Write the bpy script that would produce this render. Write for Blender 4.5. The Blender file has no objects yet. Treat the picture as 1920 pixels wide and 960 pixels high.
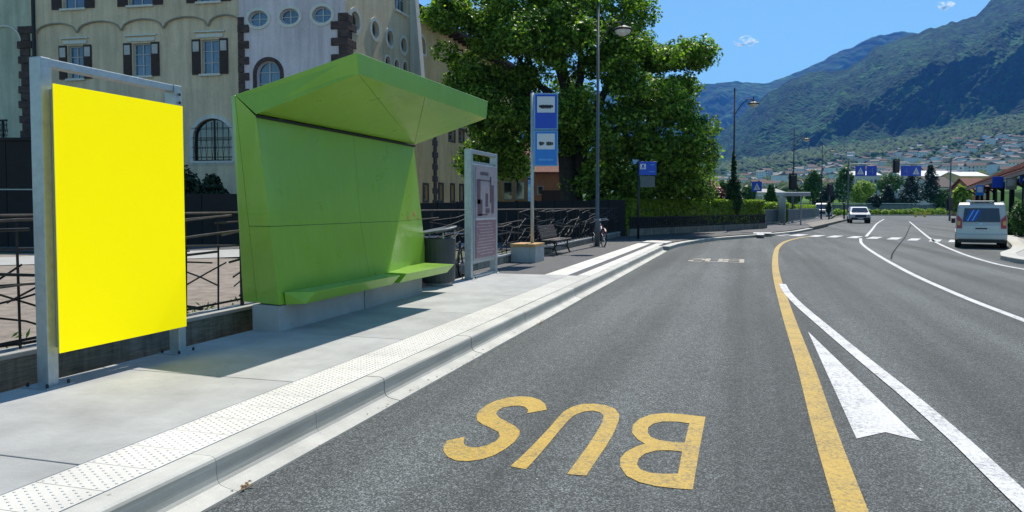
import bpy, bmesh, math, random
import numpy as np
from mathutils import Vector, Matrix
random.seed(7); rng = np.random.default_rng(7)
S = bpy.context.scene
COL = S.collection
R = math.radians

# ---------------------------------------------------------------- camera, sky, sun, exposure
FPX, PCX, PCY, HZ, VPX, EYE = 1440.0, 960.0, 448.0, 387.0, 1400.0, 1.65
PITCH = math.atan((PCY - HZ) / FPX)
YAW = math.atan(((VPX - PCX) / FPX) * math.cos(PITCH))
cam = bpy.data.objects.new('camera', bpy.data.cameras.new('camera')); COL.objects.link(cam)
cam.location = (0, 0, EYE)
cam.rotation_euler = (R(90) - PITCH, 0, YAW)
cam.data.sensor_width = 36.0
cam.data.lens = FPX / 1920 * 36
cam.data.shift_y = (PCY - 480) / 1920
cam.data.clip_start = 0.05
cam.data.clip_end = 60000
S.camera = cam

TOSUN = Vector((0.04, 0.71, 1.0)).normalized()
EL = math.asin(TOSUN.z); AZ = math.atan2(TOSUN.x, TOSUN.y)
W = bpy.data.worlds.new('World'); S.world = W; W.use_nodes = True
wn = W.node_tree
sky = wn.nodes.new('ShaderNodeTexSky'); sky.sky_type = 'NISHITA'; sky.sun_disc = False
sky.sun_elevation = EL; sky.sun_rotation = AZ
sky.air_density = 1.0; sky.dust_density = 0.15; sky.ozone_density = 1.2; sky.altitude = 300
bg = wn.nodes['Background']; bg.inputs['Strength'].default_value = 0.112
tint = wn.nodes.new('ShaderNodeMix'); tint.data_type = 'RGBA'; tint.blend_type = 'MULTIPLY'; tint.inputs[0].default_value = 1.0
tint.inputs[7].default_value = (.66, .95, 1.0, 1)      # clear deep blue alpine sky
wn.links.new(sky.outputs['Color'], tint.inputs[6]); wn.links.new(tint.outputs[2], bg.inputs['Color'])
sl = bpy.data.lights.new('sun', 'SUN'); sl.energy = 4.5; sl.angle = R(0.53); sl.color = (1.0, 0.94, 0.85)
so = bpy.data.objects.new('sun', sl); COL.objects.link(so)
so.rotation_euler = (-TOSUN).to_track_quat('-Z', 'Y').to_euler(); so.location = (0, 0, 60)
S.view_settings.view_transform = 'Standard'; S.view_settings.look = 'None'
S.cycles.volume_bounces = 3
S.view_settings.exposure = 0.36; S.view_settings.gamma = 1.0

# ---------------------------------------------------------------- survey helpers (photo sight line -> place in the world)
_F = Vector((-math.sin(YAW) * math.cos(PITCH), math.cos(YAW) * math.cos(PITCH), -math.sin(PITCH)))
_R = Vector((math.cos(YAW), math.sin(YAW), 0)); _U = _R.cross(_F); _C = Vector((0, 0, EYE))
def sight(u, v): return _F + _R * ((u - PCX) / FPX) - _U * ((v - PCY) / FPX)
def GZ(u, v, z=0.0):
    d = sight(u, v); return _C + d * ((z - EYE) / d.z)
def GX(u, v, x):
    d = sight(u, v); return _C + d * (x / d.x)
def GD(u, v, D):
    d = sight(u, v); return _C + d * D
def GP(u, v, p, n):
    d = sight(u, v); return _C + d * ((p - _C).dot(n) / d.dot(n))

# ---------------------------------------------------------------- naming helpers
def tag(o, label=None, cat=None, group=None, kind=None):
    if label: o['label'] = label
    if cat: o['category'] = cat
    if group: o['group'] = group
    if kind: o['kind'] = kind
    return o
def empty(name, loc=(0, 0, 0), rz=0, label=None, cat=None, group=None):
    o = bpy.data.objects.new(name, None); COL.objects.link(o); o.location = loc; o.rotation_euler = (0, 0, rz)
    o.empty_display_size = 0.2
    return tag(o, label, cat, group)
def copy_tree(o, parent=None):
    c = o.copy(); COL.objects.link(c)
    if parent is not None: c.parent = parent
    for ch in list(o.children): copy_tree(ch, c)
    return c
def inst(o, name=None, parent=None, loc=None, rz=None):
    c = o.copy()
    if parent is not None: c.parent = parent
    if loc is not None: c.location = loc
    if rz is not None: c.rotation_euler = (0, 0, rz)
    COL.objects.link(c); return c

class MB:
    def __init__(s): s.v = []; s.f = []; s.m = []
    def add(s, vs, fs, m=0):
        b = len(s.v); s.v += [tuple(p) for p in vs]
        for f in fs: s.f.append(tuple(b + i for i in f)); s.m.append(m)
        return s
    def box(s, c, d, rz=0, m=0, M=None):
        x, y, z = [k / 2 for k in d]; cs, sn = math.cos(rz), math.sin(rz)
        vs = []
        for dz in (-z, z):
            for dx, dy in ((-x, -y), (x, -y), (x, y), (-x, y)):
                p = Vector((c[0] + dx * cs - dy * sn, c[1] + dx * sn + dy * cs, c[2] + dz))
                vs.append(M @ p if M is not None else p)
        return s.add(vs, [(3, 2, 1, 0), (4, 5, 6, 7), (0, 1, 5, 4), (1, 2, 6, 5), (2, 3, 7, 6), (3, 0, 4, 7)], m)
    def prism(s, poly, a, b, m=0):
        """extrude the closed 3-D polygon 'poly' from offset vector a to offset vector b"""
        n = len(poly); a = Vector(a); b = Vector(b)
        vs = [Vector(p) + a for p in poly] + [Vector(p) + b for p in poly]
        fs = [tuple(range(n - 1, -1, -1)), tuple(range(n, 2 * n))] + [(i, (i + 1) % n, n + (i + 1) % n, n + i) for i in range(n)]
        return s.add(vs, fs, m)
    def tube(s, pts, r, n=8, m=0, cap=True):
        pts = [Vector(p) for p in pts]; k = len(pts)
        rs = r if isinstance(r, (list, tuple)) else [r] * k
        vs = []; up = None
        for i, p in enumerate(pts):
            t = (pts[min(i + 1, k - 1)] - pts[max(i - 1, 0)])
            if t.length < 1e-9: t = Vector((0, 0, 1))
            t.normalize()
            if up is None: up = t.orthogonal().normalized()
            up = (up - t * up.dot(t))
            if up.length < 1e-6: up = t.orthogonal()
            up.normalize()
            w = t.cross(up)
            for j in range(n):
                a = 2 * math.pi * j / n
                vs.append(p + (up * math.cos(a) + w * math.sin(a)) * rs[i])
        fs = [(i * n + j, i * n + (j + 1) % n, (i + 1) * n + (j + 1) % n, (i + 1) * n + j) for i in range(k - 1) for j in range(n)]
        if cap: fs += [tuple(range(n - 1, -1, -1)), tuple(range((k - 1) * n, k * n))]
        return s.add(vs, fs, m)
    def bar(s, p, q, w, h=None, m=0):
        p, q = Vector(p), Vector(q); t = (q - p).normalized(); h = h or w
        a = t.cross(Vector((0, 0, 1)))
        if a.length < 1e-4: a = Vector((1, 0, 0))
        a.normalize(); b = a.cross(t)
        vs = [e + a * (sx * w / 2) + b * (sz * h / 2) for e in (p, q) for sx, sz in ((-1, -1), (1, -1), (1, 1), (-1, 1))]
        return s.add(vs, [(3, 2, 1, 0), (4, 5, 6, 7), (0, 1, 5, 4), (1, 2, 6, 5), (2, 3, 7, 6), (3, 0, 4, 7)], m)
    def lathe(s, prof, c=(0, 0, 0), n=16, m=0):
        vs = []
        for r, z in prof:
            for j in range(n):
                a = 2 * math.pi * j / n; vs.append((c[0] + r * math.cos(a), c[1] + r * math.sin(a), c[2] + z))
        k = len(prof)
        fs = [(i * n + j, i * n + (j + 1) % n, (i + 1) * n + (j + 1) % n, (i + 1) * n + j) for i in range(k - 1) for j in range(n)]
        fs += [tuple(range(n - 1, -1, -1)), tuple(range((k - 1) * n, k * n))]
        return s.add(vs, fs, m)
    def mesh(s, name, mats, smooth=False):
        me = bpy.data.meshes.new(name); me.from_pydata([tuple(p) for p in s.v], [], s.f)
        for mt in (mats if isinstance(mats, (list, tuple)) else [mats]): me.materials.append(mt)
        if any(s.m): me.polygons.foreach_set('material_index', s.m)
        if smooth: me.polygons.foreach_set('use_smooth', [True] * len(s.f))
        me.update(); return me
    def build(s, name, mats, parent=None, smooth=False, bevel=0, seg=2, loc=None):
        o = bpy.data.objects.new(name, s.mesh(name, mats, smooth)); COL.objects.link(o)
        if parent is not None: o.parent = parent
        if loc is not None: o.location = loc
        if bevel:
            md = o.modifiers.new('bevel', 'BEVEL'); md.width = bevel; md.segments = seg; md.limit_method = 'ANGLE'; md.angle_limit = R(35)
        return o
def grid_mesh(name, P, mat, smooth=True):
    """P: array (a, b, 3) -> mesh"""
    a, b = P.shape[:2]
    me = bpy.data.meshes.new(name)
    i = np.arange(a * b).reshape(a, b)
    F = np.stack([i[:-1, :-1], i[:-1, 1:], i[1:, 1:], i[1:, :-1]], -1).reshape(-1, 4)
    me.vertices.add(a * b); me.vertices.foreach_set('co', P.reshape(-1).astype(np.float32))
    me.loops.add(F.size); me.loops.foreach_set('vertex_index', F.reshape(-1).astype(np.int32))
    me.polygons.add(len(F)); me.polygons.foreach_set('loop_start', (np.arange(len(F)) * 4).astype(np.int32))
    me.polygons.foreach_set('use_smooth', np.full(len(F), smooth))
    me.materials.append(mat); me.update(calc_edges=True); me.validate()
    o = bpy.data.objects.new(name, me); COL.objects.link(o); return o
def np_mesh(name, V, F, mat):
    k = F.shape[1]
    me = bpy.data.meshes.new(name)
    me.vertices.add(len(V)); me.vertices.foreach_set('co', V.reshape(-1).astype(np.float32))
    me.loops.add(F.size); me.loops.foreach_set('vertex_index', F.reshape(-1).astype(np.int32))
    me.polygons.add(len(F)); me.polygons.foreach_set('loop_start', (np.arange(len(F)) * k).astype(np.int32))
    me.materials.append(mat); me.update(calc_edges=True)
    return me
# value noise
def _h(ix, iy, iz, seed):
    n = (ix * 374761393 + iy * 668265263 + iz * 2147483647 + seed * 974711) & 0xffffffff
    n = ((n ^ (n >> 13)) * 1274126177) & 0xffffffff
    return ((n ^ (n >> 16)) & 0xffff) / 65535.0
def vnoise(x, y, seed=0):
    ix = np.floor(x).astype(np.int64); iy = np.floor(y).astype(np.int64)
    fx = x - ix; fy = y - iy; fx = fx * fx * (3 - 2 * fx); fy = fy * fy * (3 - 2 * fy); z = np.zeros_like(ix)
    a = _h(ix, iy, z, seed); b = _h(ix + 1, iy, z, seed); c = _h(ix, iy + 1, z, seed); d = _h(ix + 1, iy + 1, z, seed)
    return (a * (1 - fx) + b * fx) * (1 - fy) + (c * (1 - fx) + d * fx) * fy * 1.0
def fbm(x, y, o=5, seed=0, ridge=False):
    t = 0; a = .5; k = 1.0
    for i in range(o):
        n = vnoise(x * k + 17 * i, y * k - 9 * i, seed + i) * 2 - 1
        t = t + a * ((1 - 2 * np.abs(n)) if ridge else n); a *= .5; k *= 2.03
    return t

# ---------------------------------------------------------------- materials
def new_mat(name):
    m = bpy.data.materials.new(name); m.use_nodes = True; return m, m.node_tree, m.node_tree.nodes['Principled BSDF']
def mat(name, col, rough=.6, metal=0, var=.12, scale=6.0, bump=0.0, bscale=40.0, spec=.5, coat=0, detail=6, emis=0, col2=None, coord='Object', dist=.01):
    m, t, b = new_mat(name); N = t.nodes.new; L = t.links.new
    tc = N('ShaderNodeTexCoord')
    nz = N('ShaderNodeTexNoise'); nz.inputs['Scale'].default_value = scale; nz.inputs['Detail'].default_value = detail; nz.inputs['Roughness'].default_value = .62
    L(tc.outputs[coord], nz.inputs['Vector'])
    rp = N('ShaderNodeValToRGB'); rp.color_ramp.elements[0].position = .3; rp.color_ramp.elements[1].position = .7
    c1 = [max(0, c * (1 - var)) for c in col]; c2 = col2 or [min(1, c * (1 + var)) for c in col]
    rp.color_ramp.elements[0].color = (*c1, 1); rp.color_ramp.elements[1].color = (*c2, 1)
    L(nz.outputs['Fac'], rp.inputs['Fac']); L(rp.outputs['Color'], b.inputs['Base Color'])
    b.inputs['Roughness'].default_value = rough; b.inputs['Metallic'].default_value = metal
    b.inputs['Specular IOR Level'].default_value = spec; b.inputs['Coat Weight'].default_value = coat; b.inputs['Coat Roughness'].default_value = .08
    if emis:
        L(rp.outputs['Color'], b.inputs['Emission Color']); b.inputs['Emission Strength'].default_value = emis
    if bump:
        n2 = N('ShaderNodeTexNoise'); n2.inputs['Scale'].default_value = bscale; n2.inputs['Detail'].default_value = 4
        L(tc.outputs[coord], n2.inputs['Vector'])
        bp = N('ShaderNodeBump'); bp.inputs['Strength'].default_value = bump; bp.inputs['Distance'].default_value = dist
        L(n2.outputs['Fac'], bp.inputs['Height']); L(bp.outputs['Normal'], b.inputs['Normal'])
    return m
def nmath(t, op, a, b=None, c=None):
    n = t.nodes.new('ShaderNodeMath'); n.operation = op
    for i, x in enumerate((a, b, c)):
        if x is None: continue
        if isinstance(x, (int, float)): n.inputs[i].default_value = x
        else: t.links.new(x, n.inputs[i])
    return n.outputs[0]
def nmix(t, f, a, b, typ='MIX'):
    n = t.nodes.new('ShaderNodeMix'); n.data_type = 'RGBA'; n.blend_type = typ
    for s, x in ((0, f), (6, a), (7, b)):
        if isinstance(x, (int, float)): n.inputs[s].default_value = x
        elif isinstance(x, tuple): n.inputs[s].default_value = (*x, 1)
        else: t.links.new(x, n.inputs[s])
    return n.outputs[2]
def nnoise(t, scale, detail=4, rough=.55, vec=None, vscale=None):
    n = t.nodes.new('ShaderNodeTexNoise'); n.inputs['Scale'].default_value = scale; n.inputs['Detail'].default_value = detail; n.inputs['Roughness'].default_value = rough
    if vec is not None:
        if vscale:
            mp = t.nodes.new('ShaderNodeMapping'); mp.inputs['Scale'].default_value = vscale; t.links.new(vec, mp.inputs['Vector']); vec = mp.outputs[0]
        t.links.new(vec, n.inputs['Vector'])
    return n.outputs['Fac']
def nramp(t, f, stops):
    n = t.nodes.new('ShaderNodeValToRGB'); e = n.color_ramp.elements
    while len(e) < len(stops): e.new(.5)
    for i, (p, c) in enumerate(stops):
        e[i].position = p; e[i].color = (*c, 1) if isinstance(c, tuple) else (c, c, c, 1)
    t.links.new(f, n.inputs['Fac']); return n.outputs['Color']
def nbump(t, b, h, strength, dist):
    bp = t.nodes.new('ShaderNodeBump'); bp.inputs['Strength'].default_value = strength; bp.inputs['Distance'].default_value = dist
    t.links.new(h, bp.inputs['Height']); t.links.new(bp.outputs['Normal'], b.inputs['Normal'])

def asphalt(name, base=(.058, .060, .062), paint=None, lanes=True):
    m, t, b = new_mat(name); tc = t.nodes.new('ShaderNodeTexCoord'); P = tc.outputs['Object']
    vo = t.nodes.new('ShaderNodeTexVoronoi'); vo.inputs['Scale'].default_value = 120; t.links.new(P, vo.inputs['Vector'])
    bw = t.nodes.new('ShaderNodeRGBToBW'); t.links.new(vo.outputs['Color'], bw.inputs[0])
    st = nramp(t, bw.outputs[0], [(.22, .45), (.5, .85), (.66, 1.3), (.82, 2.6)])
    big = nramp(t, nnoise(t, .55, 5, .6, P, (1, .35, 1)), [(.3, .82), (.7, 1.2)])
    mid = nramp(t, nnoise(t, 9, 5, .7, P), [(.3, .8), (.7, 1.22)])
    fine = nramp(t, nnoise(t, 220, 3, .7, P), [(.3, .72), (.7, 1.3)])
    c = nmix(t, 1.0, base, st, 'MULTIPLY')
    for k in (big, mid, fine): c = nmix(t, 1.0, c, k, 'MULTIPLY')
    if lanes:   # worn, polished wheel tracks along the lane
        trk = nramp(t, nnoise(t, .9, 3, .5, P, (1.3, .03, 1)), [(.38, .72), (.62, 1.4)])
        c = nmix(t, 1.0, c, trk, 'MULTIPLY')
        crk = t.nodes.new('ShaderNodeTexVoronoi'); crk.feature = 'DISTANCE_TO_EDGE'; crk.inputs['Scale'].default_value = .22
        w = t.nodes.new('ShaderNodeVectorMath'); w.operation = 'ADD'; nn = t.nodes.new('ShaderNodeTexNoise'); nn.inputs['Scale'].default_value = 1.3
        t.links.new(P, nn.inputs['Vector']); t.links.new(P, w.inputs[0]); t.links.new(nn.outputs['Color'], w.inputs[1]); t.links.new(w.outputs[0], crk.inputs['Vector'])
        cf = nmath(t, 'MULTIPLY', nmath(t, 'LESS_THAN', crk.outputs['Distance'], .0016), .45)
        c = nmix(t, cf, c, (.02, .02, .02))
    if paint:
        wear = nnoise(t, 26, 6, .75, P); wear2 = nnoise(t, 2.2, 3, .6, P)
        f = nramp(t, nmath(t, 'ADD', nmath(t, 'MULTIPLY', wear, .7), nmath(t, 'MULTIPLY', wear2, .3)), [(.36, .22), (.52, .93)])
        g = nramp(t, bw.outputs[0], [(.2, .72), (.55, 1.0)])
        pc = nmix(t, 1.0, paint, g, 'MULTIPLY')
        pc = nmix(t, nramp(t, nnoise(t, 5, 4, .7, P), [(.4, .0), (.75, .45)]), pc, tuple(x * .62 for x in paint))
        c = nmix(t, f, c, pc)
    t.links.new(c, b.inputs['Base Color']); b.inputs['Roughness'].default_value = .82 if not paint else .65
    b.inputs['Specular IOR Level'].default_value = .4
    nbump(t, b, vo.outputs['Distance'], .55 if not paint else .3, .004)
    return m
def concrete(name, col=(.52, .51, .49), form=False, face_shade=False, stain=.25, fine=1.0, brush=False):
    m, t, b = new_mat(name); tc = t.nodes.new('ShaderNodeTexCoord'); gm = t.nodes.new('ShaderNodeNewGeometry'); P = gm.outputs['Position']
    c = nmix(t, 1.0, col, nramp(t, nnoise(t, 1.7, 6, .65, P), [(.3, 1 - stain), (.7, 1.08)]), 'MULTIPLY')
    c = nmix(t, 1.0, c, nramp(t, nnoise(t, 120, 4, .7, P), [(.3, .88), (.7, 1.1)]), 'MULTIPLY')
    if brush: c = nmix(t, 1.0, c, nramp(t, nnoise(t, 30, 4, .6, P, (.25, 3, 1)), [(.3, .93), (.7, 1.06)]), 'MULTIPLY')
    if form:
        c = nmix(t, 1.0, c, nramp(t, nnoise(t, 7, 5, .7, P, (1, 1, .12)), [(.35, .55), (.6, 1.05)]), 'MULTIPLY')
        c = nmix(t, 1.0, c, nramp(t, nnoise(t, 14, 5, .7, P, (.3, .3, 4)), [(.35, .6), (.6, 1.1)]), 'MULTIPLY')
    if face_shade:   # shade of the upright face painted in, broken into streaks
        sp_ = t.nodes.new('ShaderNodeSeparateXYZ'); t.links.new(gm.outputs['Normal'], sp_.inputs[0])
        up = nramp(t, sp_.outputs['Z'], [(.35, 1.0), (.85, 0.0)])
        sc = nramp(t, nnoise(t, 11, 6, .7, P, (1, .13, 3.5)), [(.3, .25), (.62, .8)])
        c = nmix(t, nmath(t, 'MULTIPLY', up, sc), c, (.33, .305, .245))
    spot = t.nodes.new('ShaderNodeTexVoronoi'); spot.inputs['Scale'].default_value = 3.1; t.links.new(P, spot.inputs['Vector'])
    sf = nmath(t, 'MULTIPLY', nmath(t, 'LESS_THAN', spot.outputs['Distance'], .035), .55)
    c = nmix(t, sf, c, (.12, .11, .1))
    rd = t.nodes.new('ShaderNodeObjectInfo')
    c = nmix(t, 1.0, c, nramp(t, rd.outputs['Random'], [(0, .94), (1, 1.04)]), 'MULTIPLY')
    t.links.new(c, b.inputs['Base Color']); b.inputs['Roughness'].default_value = .85
    nbump(t, b, nnoise(t, 160, 4, .7, P), .25 * fine, .002)
    return m
def stucco(name, col, stain=.25):
    m, t, b = new_mat(name); gm = t.nodes.new('ShaderNodeNewGeometry'); P = gm.outputs['Position']
    c = nmix(t, 1.0, col, nramp(t, nnoise(t, .35, 6, .7, P), [(.3, 1 - stain), (.7, 1.1)]), 'MULTIPLY')
    c = nmix(t, 1.0, c, nramp(t, nnoise(t, 1.2, 5, .7, P, (2.4, 2.4, .18)), [(.32, .8), (.6, 1.05)]), 'MULTIPLY')
    c = nmix(t, 1.0, c, nramp(t, nnoise(t, 14, 4, .7, P), [(.3, .9), (.7, 1.08)]), 'MULTIPLY')
    t.links.new(c, b.inputs['Base Color']); b.inputs['Roughness'].default_value = .9; b.inputs['Specular IOR Level'].default_value = .25
    nbump(t, b, nnoise(t, 9, 6, .7, P), .5, .03)
    return m
def foliage(name, cols, trans=.35, rough=.45):
    m, t, b = new_mat(name); gm = t.nodes.new('ShaderNodeNewGeometry')
    stops = [(i / (len(cols) - 1), c) for i, c in enumerate(cols)]
    c = nramp(t, gm.outputs['Random Per Island'], stops)
    t.links.new(c, b.inputs['Base Color']); b.inputs['Roughness'].default_value = rough; b.inputs['Specular IOR Level'].default_value = .35
    tr = t.nodes.new('ShaderNodeBsdfTranslucent'); mx = t.nodes.new('ShaderNodeMixShader'); mx.inputs[0].default_value = trans
    t.links.new(nmix(t, 1.0, c, (1.0, 1.25, .5), 'MULTIPLY'), tr.inputs['Color'])
    t.links.new(b.outputs[0], mx.inputs[1]); t.links.new(tr.outputs[0], mx.inputs[2])
    t.links.new(mx.outputs[0], t.nodes['Material Output'].inputs['Surface'])
    return m
def glassy(name, col=(.02, .03, .045), rough=.06):
    m, t, b = new_mat(name); gm = t.nodes.new('ShaderNodeNewGeometry')
    c = nmix(t, nramp(t, nnoise(t, .8, 2, .5, gm.outputs['Position']), [(.4, 0.0), (.6, 1.0)]), col, tuple(x * 1.9 for x in col))
    t.links.new(c, b.inputs['Base Color']); b.inputs['Roughness'].default_value = rough; b.inputs['Specular IOR Level'].default_value = .9; b.inputs['IOR'].default_value = 1.6
    nbump(t, b, nnoise(t, 1.5, 2, .5, gm.outputs['Position']), .08, .05)
    return m

M = dict(
    asphalt=asphalt('asphalt', (.064, .071, .069)), walk=asphalt('walk_asphalt', (.085, .083, .082), lanes=False),
    white=asphalt('white_road_paint', paint=(.78, .77, .76)), yellow=asphalt('yellow_road_paint', paint=(.60, .385, .045)),
    faded=asphalt('faded_road_paint', (.09, .09, .09), paint=(.50, .44, .33)),
    slab=concrete('slab_concrete', (.45, .45, .43), brush=True), kerb=concrete('kerb_concrete', (.60, .585, .52), face_shade=True), tile=concrete('tile_concrete', (.72, .69, .62), stain=.14),
    board=concrete('board_marked_concrete', (.36, .32, .25), form=True, stain=.45, fine=3), base=concrete('base_concrete', (.42, .42, .40)),
    green=mat('green_paint', (.25, .47, .035), .36, var=.06, scale=1.5, spec=.5, coat=.3),
    seam=mat('dark_seam', (.012, .018, .012), .7),
    leafbright=foliage('bright_tree_leaf', [(.05, .11, .014), (.10, .19, .02), (.17, .28, .035), (.23, .33, .05)], .42),
    galv=mat('galvanised_steel', (.42, .47, .48), .45, .55, var=.12, scale=14, bump=.1, bscale=30),
    greymetal=mat('grey_metal_paint', (.33, .36, .38), .45, .3), darkgrey=mat('dark_grey_paint', (.10, .12, .13), .5, .3), darkmetal=mat('dark_metal', (.025, .027, .028), .55, .3, var=.3, scale=9),
    iron=mat('wrought_iron', (.030, .027, .026), .6, .4, var=.35, scale=5, bump=.3), rust=mat('worn_iron', (.085, .080, .074), .6, .5, var=.4, scale=8, bump=.3),
    bin=mat('bin_plastic', (.035, .045, .045), .5, var=.2), posterglow=mat('glowing_yellow_film', (1.0, .84, .0), .6, var=.0, emis=.47, spec=.1),  # emission added to brighten the shaded yellow poster; no lamp behind it
    wood=mat('weathered_wood', (.13, .105, .09), .8, var=.35, scale=12, bump=.3), orangewood=mat('varnished_wood', (.50, .29, .10), .6, var=.25, scale=12),
    blue=mat('blue_sign', (.012, .07, .50), .45, var=.04), lightblue=mat('light_blue_sign', (.02, .20, .62), .45, var=.04), signrim=mat('sign_rim', (.16, .36, .62), .45, var=.05),
    signwhite=mat('sign_white', (.62, .66, .70), .5, var=.04), signpale=mat('sign_pale', (.12, .38, .75), .5, var=.04), ink=mat('black_ink', (.012, .012, .014), .5),
    cream=stucco('cream_stucco', (.76, .61, .43), .18), greenish=stucco('grey_green_stucco', (.56, .58, .46)), pink=stucco('pale_lilac_stucco', (.72, .63, .66), .12),
    ochre=stucco('ochre_stucco', (.78, .54, .25)), redhouse=stucco('terracotta_stucco', (.42, .19, .10)), whitewall=stucco('white_stucco', (.66, .65, .62), .12),
    trim=mat('white_stone_trim', (.68, .66, .60), .7, bump=.2), quoin=mat('porphyry_stone', (.080, .052, .046), .85, var=.45, scale=2.5, bump=.6, bscale=12, dist=.04),
    shutter=mat('brown_shutter', (.040, .016, .012), .6, var=.25, scale=4), windowframe=mat('window_white', (.46, .47, .48), .5), paleshutter=mat('shutter_inner_panel', (.50, .49, .46), .6),
    glass=glassy('window_glass', (.03, .07, .14), .12), darkglass=glassy('dark_glass', (.015, .018, .024)), shadowmould=mat('shadow_line_moulding', (.30, .27, .22), .8), roofdark=mat('dark_eaves', (.05, .035, .028), .8, var=.3, scale=3),
    darkboard=mat('dark_boards', (.010, .009, .009), .8, var=.3, scale=2, bump=.3), soil=mat('dark_soil', (.07, .06, .05), .95, var=.5, scale=9, bump=.8, bscale=40, dist=.03),
    gravel=mat('pale_gravel', (.27, .225, .18), .95, var=.35, scale=3, bump=.7, bscale=50, dist=.02), paleroad=mat('pale_paving', (.42, .41, .38), .9, var=.15, scale=2),
    ground=mat('dry_ground', (.10, .115, .06), .95, var=.4, scale=.05, bump=.4, bscale=1.0, dist=.2),
    bark=mat('bark', (.045, .036, .028), .9, var=.45, scale=5, bump=.8, bscale=14, dist=.04),
    leaf=foliage('tree_leaf', [(.02, .05, .010), (.07, .14, .016), (.15, .26, .025), (.26, .39, .04), (.38, .50, .09)], .5),
    hedgeleaf=foliage('hedge_leaf', [(.12, .20, .015), (.26, .36, .03), (.40, .46, .05)], .5), greenleaf=foliage('green_leaf', [(.03, .08, .015), (.06, .14, .02), (.10, .20, .03)], .35),
    darkleaf=foliage('dark_leaf', [(.008, .022, .010), (.016, .04, .014), (.03, .06, .02)], .15), darkgreen=foliage('cypress_leaf', [(.012, .035, .010), (.03, .075, .014), (.06, .12, .02)], .2), redleaf=foliage('red_leaf', [(.07, .015, .02), (.14, .03, .04), (.09, .03, .03)], .3),
    carwhite=mat('white_car_paint', (.74, .74, .73), .3, var=.02, coat=.6), silver=mat('silver_car_paint', (.47, .48, .47), .34, .15, var=.03, coat=.5), plastic=mat('black_plastic', (.016, .016, .017), .5),
    rubber=mat('tyre_rubber', (.014, .014, .014), .8), tail=mat('tail_lamp', (.42, .03, .02), .2, coat=.6), amber=mat('amber_lamp', (.75, .32, .05), .2, coat=.6), lampglass=mat('lamp_glass', (.62, .62, .60), .15, coat=.5),
    redpaint=mat('red_paint', (.30, .035, .045), .35, coat=.4), chrome=mat('chrome', (.6, .6, .6), .2, .9), tileroof=mat('terracotta_roof', (.20, .07, .045), .85, var=.4, scale=4, bump=.5, bscale=12, dist=.05),
    yellowbar=mat('yellow_plastic', (.75, .50, .03), .5), graffiti=mat('faded_red_marker', (.42, .17, .04), .7, var=.25, scale=30), greyfence=mat('grey_fence_paint', (.13, .16, .165), .6),
    purple=mat('poster_plum', (.24, .13, .16), .4, var=.25, scale=9, detail=3), pale=mat('poster_pale', (.36, .31, .33), .4, var=.15, scale=9, detail=3), plumdark=mat('poster_dark', (.11, .065, .09), .4, var=.3, scale=14),
)

# ---------------------------------------------------------------- ground sheets
def sheet(name, pts, z, m, parent=None, kind='structure'):
    mb = MB(); mb.add([(p[0], p[1], z) for p in pts], [tuple(range(len(pts)))])
    o = mb.build(name, m, parent)
    if kind: o['kind'] = kind
    me = o.data
    if me.polygons[0].normal.z < 0: me.flip_normals()
    return o
sheet('ground', [(-30000, -9000), (30000, -9000), (30000, 30000), (-30000, 30000)], -0.06, M['ground'])
sheet('gravel_yard', [(-60, -10), (-6.0, -10), (-6.0, 21), (-24.5, 21)], -0.03, M['gravel'])
sheet('yard_path', [GZ(-260, 490)[:2], GZ(-260, 506)[:2], GZ(470, 480)[:2], GZ(900, 462)[:2], GZ(900, 452)[:2], GZ(470, 466)[:2]], -0.012, M['paleroad'])
sheet('yard_lane', [(-60, 18), (-19.8, 22.5), (-6.2, 30), (-6.2, 60), (-60, 60)], -0.02, M['walk'])
KX = -2.78
left_edge = [(KX, -12), (KX, 29.5), (-2.62, 32.3), (-1.75, 37.4), (-.3, 41.0), (1.2, 44.6), (2.9, 49.8), (4.6, 58), (6.2, 66), (9, 92), (16, 150), (24, 230)]
right_edge = [(70, 230), (40, 130), (25.5, 95), (18.5, 66), (13.6, 48), (11.25, 39.6), (9.9, 34.2), (9.1, 31.6), (8.1, 29.2), (7.55, 27.2), (7.5, 25.4), (7.9, 24.2), (9.2, 23.0), (12, 21.4), (17, 19), (24, 14), (30, -12)]
sheet('road', left_edge + right_edge, 0.0, M['asphalt'])
# pavement on the left: sub-base with concrete slabs, then asphalt
PZ = .2
mb = MB(); mb.box((-4.32, 4.9, .09), (2.44, 21.8, .20 - .012)); pave = mb.build('pavement', M['seam']); pave['kind'] = 'structure'
slab_edges = [-6.0, -3.05, -.9, 1.23, 3.36, 5.49, 7.62, 9.75, 11.88, 14.0, 15.78]
for a, b in zip(slab_edges[:-1], slab_edges[1:]):
    MB().box((-4.555, (a + b) / 2, .165), (1.965, b - a - .012, .072)).build('concrete_slab', M['slab'], pave, bevel=.006)
# tactile tiles with rows of small studs
tl = MB(); tl.box((0, 0, -.02), (.452, .327, .04))
for i in range(10):
    for j in range(6):
        x = -.2 + i * .0445; y = -.143 + j * .055 + (.0275 if i % 2 else 0)
        if y > .155: continue
        n = 6; r0, r1, h = .0105, .0065, .0042; b0 = len(tl.v)
        vs = [(x + r0 * math.cos(k * math.pi / 3), y + r0 * math.sin(k * math.pi / 3), 0) for k in range(n)] + [(x + r1 * math.cos(k * math.pi / 3), y + r1 * math.sin(k * math.pi / 3), h) for k in range(n)]
        tl.add(vs, [tuple(range(n, 2 * n))] + [(k, (k + 1) % n, n + (k + 1) % n, n + k) for k in range(n)])
t0 = tl.build('tactile_tile', M['tile'], pave, loc=(-3.336, 3.08 - .1665 - .333 * 5, PZ))
for k in range(-4, 39):
    inst(t0, parent=pave, loc=(-3.336, 3.08 - .1665 + .333 * k, PZ))
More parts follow.
